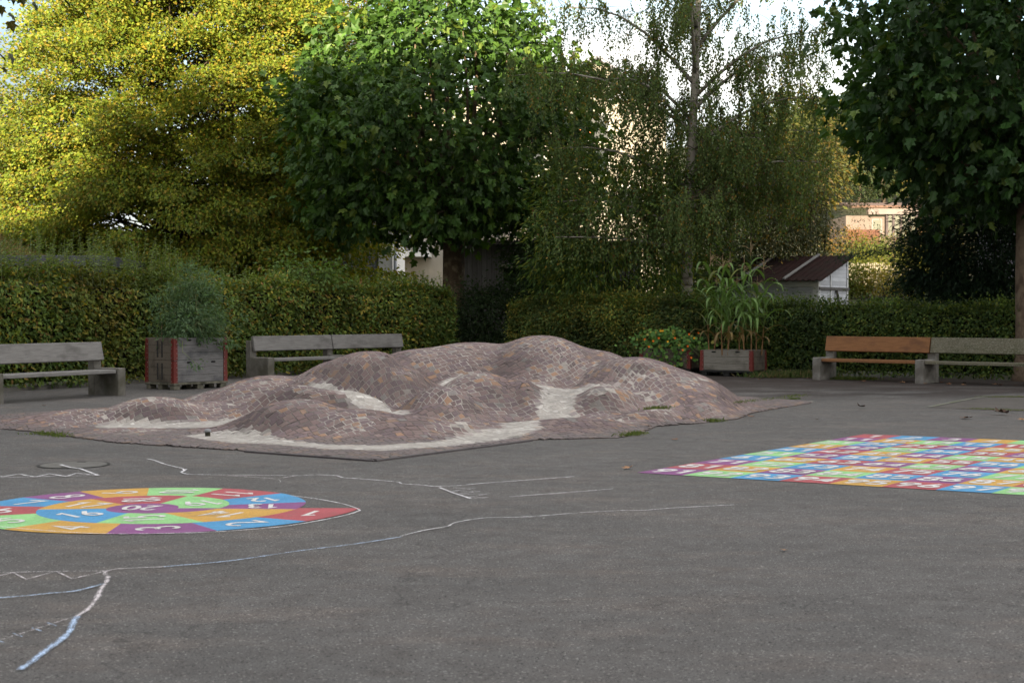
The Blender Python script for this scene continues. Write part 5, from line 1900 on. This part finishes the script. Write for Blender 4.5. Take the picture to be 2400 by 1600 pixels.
for k, (px, y0, y1, lb) in enumerate(((379, 795, 751, 'pale wooden stake at the left inside the tall planter box'), (402, 795, 744, 'thinner wooden stake beside the feathery herb stems'))):
    p0, p1 = at(px, y0 + 20, 27.35), at(px, y1, 27.35)
    root = thing('plant_stake', lb, 'stake', p0)
    MB().tube([(0, 0, 0), p1 - p0], .012 - .004 * k, 6).build('stick', rough_mat('bare_stick', (.32, .24, .14), (.40, .31, .19), 9, .8), root)

def blade(mb, p, az, L_, up, wd, droop, n=9, tint=(1, 1, 1)):
    """a strap leaf that rises, arches and hangs, folded along its midrib"""
    d = Vector((math.cos(az), math.sin(az), 0))
    side = Vector((-math.sin(az), math.cos(az), 0))
    pos = Vector(p)
    ang = up
    vs = []
    tw = random.uniform(-.6, .6)
    for i in range(n + 1):
        t = i / n
        wv = wd * min(1, .45 + 2.5 * t) * (1 - t ** 2.6) + .002
        dirv = d * math.cos(ang) + Vector((0, 0, 1)) * math.sin(ang)
        nrm = -d * math.sin(ang) + Vector((0, 0, 1)) * math.cos(ang)
        s = side * math.cos(tw * t) + nrm * math.sin(tw * t)
        vs += [pos - s * wv + nrm * wv * .35, pos, pos + s * wv + nrm * wv * .35]
        pos = pos + dirv * (L_ / n)
        ang -= droop / n * (.4 + 1.5 * t)
        ang = max(ang, -1.45)
    fs = []
    for i in range(n):
        a = 3 * i
        fs += [(a, a + 1, a + 4, a + 3), (a + 1, a + 2, a + 5, a + 4)]
    mb.add(vs, fs, tint)
M_MAIZE = leaf_mat('maize_leaf', .30, .4, .4, (1.1, 1.15, .5))
M_TASSEL = rough_mat('dry_tassel', (.26, .18, .10), (.36, .26, .15), 20, .9)
M_STALK = tint_mat('maize_stalk', .7, 20, .3)
def maize(px, top_y, Y, label, tall):
    top = at(px, top_y, Y)
    b = Vector((top.x + random.uniform(-.06, .06), Y, .46))
    root = thing('maize_plant', label, 'maize', b, 0, 'maize plants growing in the low planter')
    H = top.z - b.z
    hs = H * .84
    st = MB()
    ln = Vector((top.x - b.x, 0, hs))
    pts = bent((0, 0, 0), ln, 6, .03)
    brown = (.22, .12, .05)
    green = (.10, .15, .04)
    for i in range(6):
        st.tube(pts[i:i + 2], [.015 - .0017 * i, .015 - .0017 * (i + 1)], 6, tint=brown if i < 2 else green)
    st.build('stalk', M_STALK, root, tinted=True)
    nl = 11
    for k in range(nl):
        t = .16 + .74 * k / (nl - 1)
        i = min(int(t * 6), 5)
        p = pts[i] + (pts[i + 1] - pts[i]) * (t * 6 - i)
        mb = MB()
        g = random.uniform(.8, 1.2)
        c = (.14 * g, .24 * g, .065 * g)
        if k < 2:
            c = (.24 * g, .17 * g, .07 * g)
        elif random.random() < .12:
            c = (.17 * g, .19 * g, .05 * g)
        az = (math.pi * k + random.uniform(-1.0, 1.0)) + px * .3
        L_ = random.uniform(.70, 1.1) * (.65 if k < 2 else 1) * (.75 if k > 6 else 1)
        blade(mb, p, az, L_, random.uniform(.85, 1.25), random.uniform(.030, .048), random.uniform(2.3, 3.8), tint=c)
        mb.build('leaf', M_MAIZE, root, smooth=True, tinted=True)
    ts = MB()
    e = pts[-1]
    L_ = H - hs
    ts.tube([e, e + Vector((0, 0, L_ * .5)), e + Vector((.005, 0, L_))], [.006, .006, .004], 5)
    for k in range(7):
        a = random.uniform(0, 6.28)
        s = e + Vector((0, 0, L_ * random.uniform(.02, .35)))
        l = L_ * random.uniform(.4, .7)
        el = random.uniform(.3, 1.15)
        ts.tube([s, s + Vector((math.cos(a) * math.cos(el) * l * .6, math.sin(a) * math.cos(el) * l * .6, math.sin(el) * l * .7)),
                 s + Vector((math.cos(a) * math.cos(el) * l, math.sin(a) * math.cos(el) * l, math.sin(el) * l * .85))], [.005, .0045, .003], 4)
    ts.build('tassel', M_TASSEL, root)
for px, ty, Y in ((1665, 583, 32.55), (1694, 592, 32.35), (1711, 590, 32.3), (1744, 600, 32.25), (1790, 594, 32.35), (1679, 640, 32.6), (1727, 640, 32.45), (1775, 645, 32.4), (1702, 660, 32.45)):
    maize(px, ty, Y, 'maize plant with arching strap leaves in the low pale planter', False)
maize(1760, 556, 32.4, 'tallest maize plant standing above the others in the low pale planter', True)

def nasturtium():
    b = loc_of(PL3, ANG3, True, .55, .4, .55)
    root = thing('nasturtium', 'trailing nasturtium with round leaves and orange flowers spilling over the brown planter', 'plant', b)
    n = 780
    P = np.zeros((n, 3))
    P[:, 0] = RNG.normal(-.08, .45, n)
    P[:, 1] = RNG.normal(-.10, .26, n)
    P[:, 2] = .14 + .16 * RNG.normal(size=n) * .7 + .12 * np.exp(-(P[:, 0] + .3) ** 2 * 3)
    hang = RNG.uniform(size=n) < .30
    P[hang, 1] = RNG.normal(-.52, .06, hang.sum())
    P[hang, 0] = RNG.choice([-.35, -.02, .12, .30, .62, -.62], hang.sum()) + RNG.normal(0, .09, hang.sum())
    P[hang, 2] = RNG.uniform(-.42, .12, hang.sum())
    N = unit(np.stack([RNG.normal(0, .4, n), np.where(hang, -1.1, -.55), np.full(n, .75)], 1) + rnd_unit(n) * .35)
    D = rnd_unit(n)
    me = leaves_mesh('leaves', P, D, N, RNG.uniform(.045, .10, n), T_DISC, tints(n, [(.10, .22, .045), (.075, .17, .04), (.15, .27, .06), (.33, .31, .07)], [4, 4, 3, .8]))
    obj('leaves', me, LM_SOFT, root)
    st = MB()
    for i in range(0, n, 3):
        q = Vector(P[i])
        st.tube(bent(Vector((q.x * .6, -.1 if not hang[i] else -.40, -.08 if not hang[i] else .02)), q, 3, .15), [.004, .003, .003, .002], 3, caps=False)
    st.build('stems', M_GSTEM, root)
    fm = {'o': rough_mat('orange_petal', (.80, .17, .012), (.9, .24, .02), 20, .6), 'y': rough_mat('yellow_petal', (.85, .40, .02), (.9, .5, .03), 20, .6)}
    for px, py, c in ((1531, 799, 'o'), (1521, 812, 'o'), (1582, 792, 'o'), (1620, 838, 'o'), (1612, 811, 'o'), (1548, 775, 'y'), (1553, 775, 'y'), (1615, 783, 'o'), (1544, 792, 'o'),
                      (1511, 795, 'o'), (1637, 780, 'o'), (1600, 820, 'o'), (1627, 792, 'y'), (1565, 800, 'y')):
        q = at(px, py, 32.55) - b
        fl = MB()
        for k in range(5):
            a = 2 * math.pi * k / 5
            u = Vector((math.cos(a), 0, math.sin(a)))
            v = Vector((-math.sin(a), 0, math.cos(a)))
            fl.add([q, q + u * .016 - v * .011 + Vector((0, -.012, 0)), q + u * .027 + Vector((0, -.008, 0)), q + u * .016 + v * .011 + Vector((0, -.012, 0))], [(0, 1, 2, 3)])
        fl.build('flower', fm[c], root)
nasturtium()

# ------------------------------------------------------------------ weeds, moss and fallen leaves
M_GRASS = leaf_mat('weed_leaf', .3, .6, .2)
def tuft(name, label, pts, n, h, cols, group=None, spread=.05, cat='grass tuft'):
    """grass along a few photo points on the ground"""
    n, spread = int(n * 1.6), spread * 1.25
    G = [gp(*p) for p in pts]
    b = G[0].copy()
    zz = float(grid_at(MZ, np.array([b.x]), np.array([b.y]))[0]) if in_poly(np.array([b.x]), np.array([b.y]), OUTLINE)[0] else 0
    P = np.zeros((n, 3))
    for i in range(n):
        u = random.random() * max(len(G) - 1, 1e-6)
        k = min(int(u), max(len(G) - 2, 0))
        q = G[k] + (G[min(k + 1, len(G) - 1)] - G[k]) * (u - k)
        P[i] = (q.x + random.gauss(0, spread), q.y + random.gauss(0, spread), zz)
    P -= np.array([b.x, b.y, 0])
    D = np.stack([RNG.normal(0, .7, n), RNG.normal(0, .7, n), np.ones(n)], 1)
    me = leaves_mesh(name, P, D, rnd_unit(n), h * .72 * RNG.uniform(.5, 1.2, n), (T_LANCE[0] * np.array([.5, 1, 1], np.float32), T_LANCE[1]), tints(n, cols, [1] * len(cols)))
    o = obj(name, me, M_GRASS)
    o.location = (b.x, b.y, 0)
    return tag(o, label, cat, group, 'stuff')
GC = [(.10, .15, .03), (.14, .17, .04), (.07, .11, .03)]
tuft('grass_tuft', 'green grass strip at the left front foot of the mound', [(92, 1017), (120, 1019), (152, 1024)], 260, .07, GC, None, .06)
tuft('grass_tuft', 'grass tuft at the step in the right front edge of the mound', [(1523, 989), (1556, 984)], 240, .10, GC, None, .06)
tuft('grass_tuft', 'grass strip below the low right front lobe of the mound', [(1455, 1024), (1480, 1021), (1500, 1016)], 220, .07, GC, None, .05)
tuft('grass_tuft', 'small grass tuft near the right foot of the mound', [(1664, 989), (1680, 988)], 110, .08, GC, None, .05)
tuft('grass_tuft', 'thin grass on the joint where cobbles meet asphalt at far right', [(1715, 968), (1745, 964), (1850, 952), (1880, 947)], 240, .05, GC, None, .06)
tuft('grass_tuft', 'weedy tuft on the back edge of the flat cobble tip', [(1850, 937), (1866, 936)], 90, .06, GC, None, .05)
tuft('weeds', 'rough weeds and dry grass between maize planter and orange bench', [(1800, 884), (1830, 884), (1880, 882), (1915, 884)], 1300, .22, [(.07, .11, .03), (.10, .12, .04), (.16, .13, .06), (.05, .09, .025)], None, .22, 'weeds')
tuft('weeds', 'low green weeds under the orange bench seat', [(1960, 888), (2000, 890), (2040, 890)], 420, .12, GC, None, .12, 'weeds')
tuft('moss_line', 'mossy joint along the far edge of the asphalt patch at right', [(2300, 931), (2360, 930), (2420, 931)], 520, .035, [(.12, .15, .03), (.09, .12, .03)], None, .07, 'moss')
tuft('moss_line', 'mossy joint along the near edge of the asphalt patch at right', [(2275, 958), (2340, 960), (2420, 963)], 420, .035, [(.12, .15, .03), (.09, .12, .03)], None, .06, 'moss')
# repaired strip of asphalt
pp = [gp(2182, 955), gp(2310, 930.5), gp(2640, 931), gp(2640, 972), gp(2280, 960)]
MB().add([(p.x, p.y, .004) for p in pp], [tuple(range(5))[::-1]]).build('asphalt_patch', rough_mat('patched_asphalt', (.078, .07, .064), (.105, .094, .086), 3, .9, fine=120), None, kind='structure')
ej = MB()
ribbon(ej, [gp(2176, 954.5), gp(2230, 943.5), gp(2275, 935), (gp(2312, 930))], .07, .008)
ej.build('patch_joint', rough_mat('pale_joint', (.17, .17, .145), (.21, .21, .17), 6, .9, c2=(.10, .12, .05), s2=4), None, kind='structure')

M_DRY = tint_mat('dry_leaf', .8, 30, .3)
def fallen(px, py, size, label, group, curl, col):
    g = gp(px, py)
    if in_poly(np.array([g.x]), np.array([g.y]), OUTLINE)[0]:
        g.z = float(grid_at(MZ, np.array([g.x]), np.array([g.y]))[0]) + .02
    vs, fs = T_PLANE
    vv = []
    for x, y, z in vs:
        vv.append((x * size, (y - .4) * size, .006 + curl * size * (abs(x) ** 1.5 * 1.2 + abs(y - .4) ** 2 * .8) + random.uniform(0, .06) * size))
    mb = MB().add(vv, fs, col)
    o = mb.build('fallen_leaf', M_DRY, None, tinted=True)
    o.location = g
    o.rotation_euler = (random.uniform(-.15, .15), random.uniform(-.15, .15), random.uniform(0, 6.28))
    tag(o, label, 'leaf', group)
BRN, DBR, ORG = (.17, .085, .045), (.075, .042, .028), (.36, .19, .09)
fallen(2019, 957, .15, 'dark crumpled brown leaf alone on the asphalt before the bench', None, .9, DBR)
fallen(2345, 972.5, .22, 'large crumpled brown leaf near the asphalt patch', None, .8, DBR)
fallen(2266, 982, .16, 'flat brown leaf above the top edge of the number grid', None, .35, BRN)
fallen(2397, 986, .13, 'pale orange leaf at the right edge above the number grid', None, .35, ORG)
fallen(1760, 978, .10, 'small brown leaf to the right of the mound foot', None, .4, BRN)
fallen(1915, 983.5, .06, 'tiny dark leaf speck in the open asphalt before the bench', None, .4, DBR)
fallen(1472, 1099.5, .10, 'orange brown leaf left of the purple tile ninety one', None, .5, ORG)
fallen(1582, 1031.5, .09, 'brown leaf on the asphalt just in front of the mound', None, .3, BRN)
fallen(1519, 1005, .09, 'brown leaf at the step of the mound edge', None, .4, DBR)
fallen(1837, 1292, .05, 'little orange leaf in the empty foreground asphalt', None, .4, ORG)
fallen(600, 895, .06, 'dry leaf by the left leg of the double bench', None, .4, BRN)
fallen(103, 951, .07, 'pale yellow leaf on the asphalt before the left bench', None, .3, ORG)
for px, py in ((1905, 884), (2032, 885), (2050, 889), (2022, 896), (2113, 898), (2170, 901), (2205, 898), (2225, 902), (2258, 899), (2262, 903), (2328, 902), (2340, 905), (2385, 906), (1895, 888), (1790, 888), (1812, 886), (1776, 890)):
    fallen(px + random.uniform(-4, 4), py, random.uniform(.07, .13), 'dry brown leaf in the litter along the hedge foot at right', 'leaf litter along the hedge foot', random.uniform(.3, .9), random.choice([BRN, BRN, DBR, ORG]))
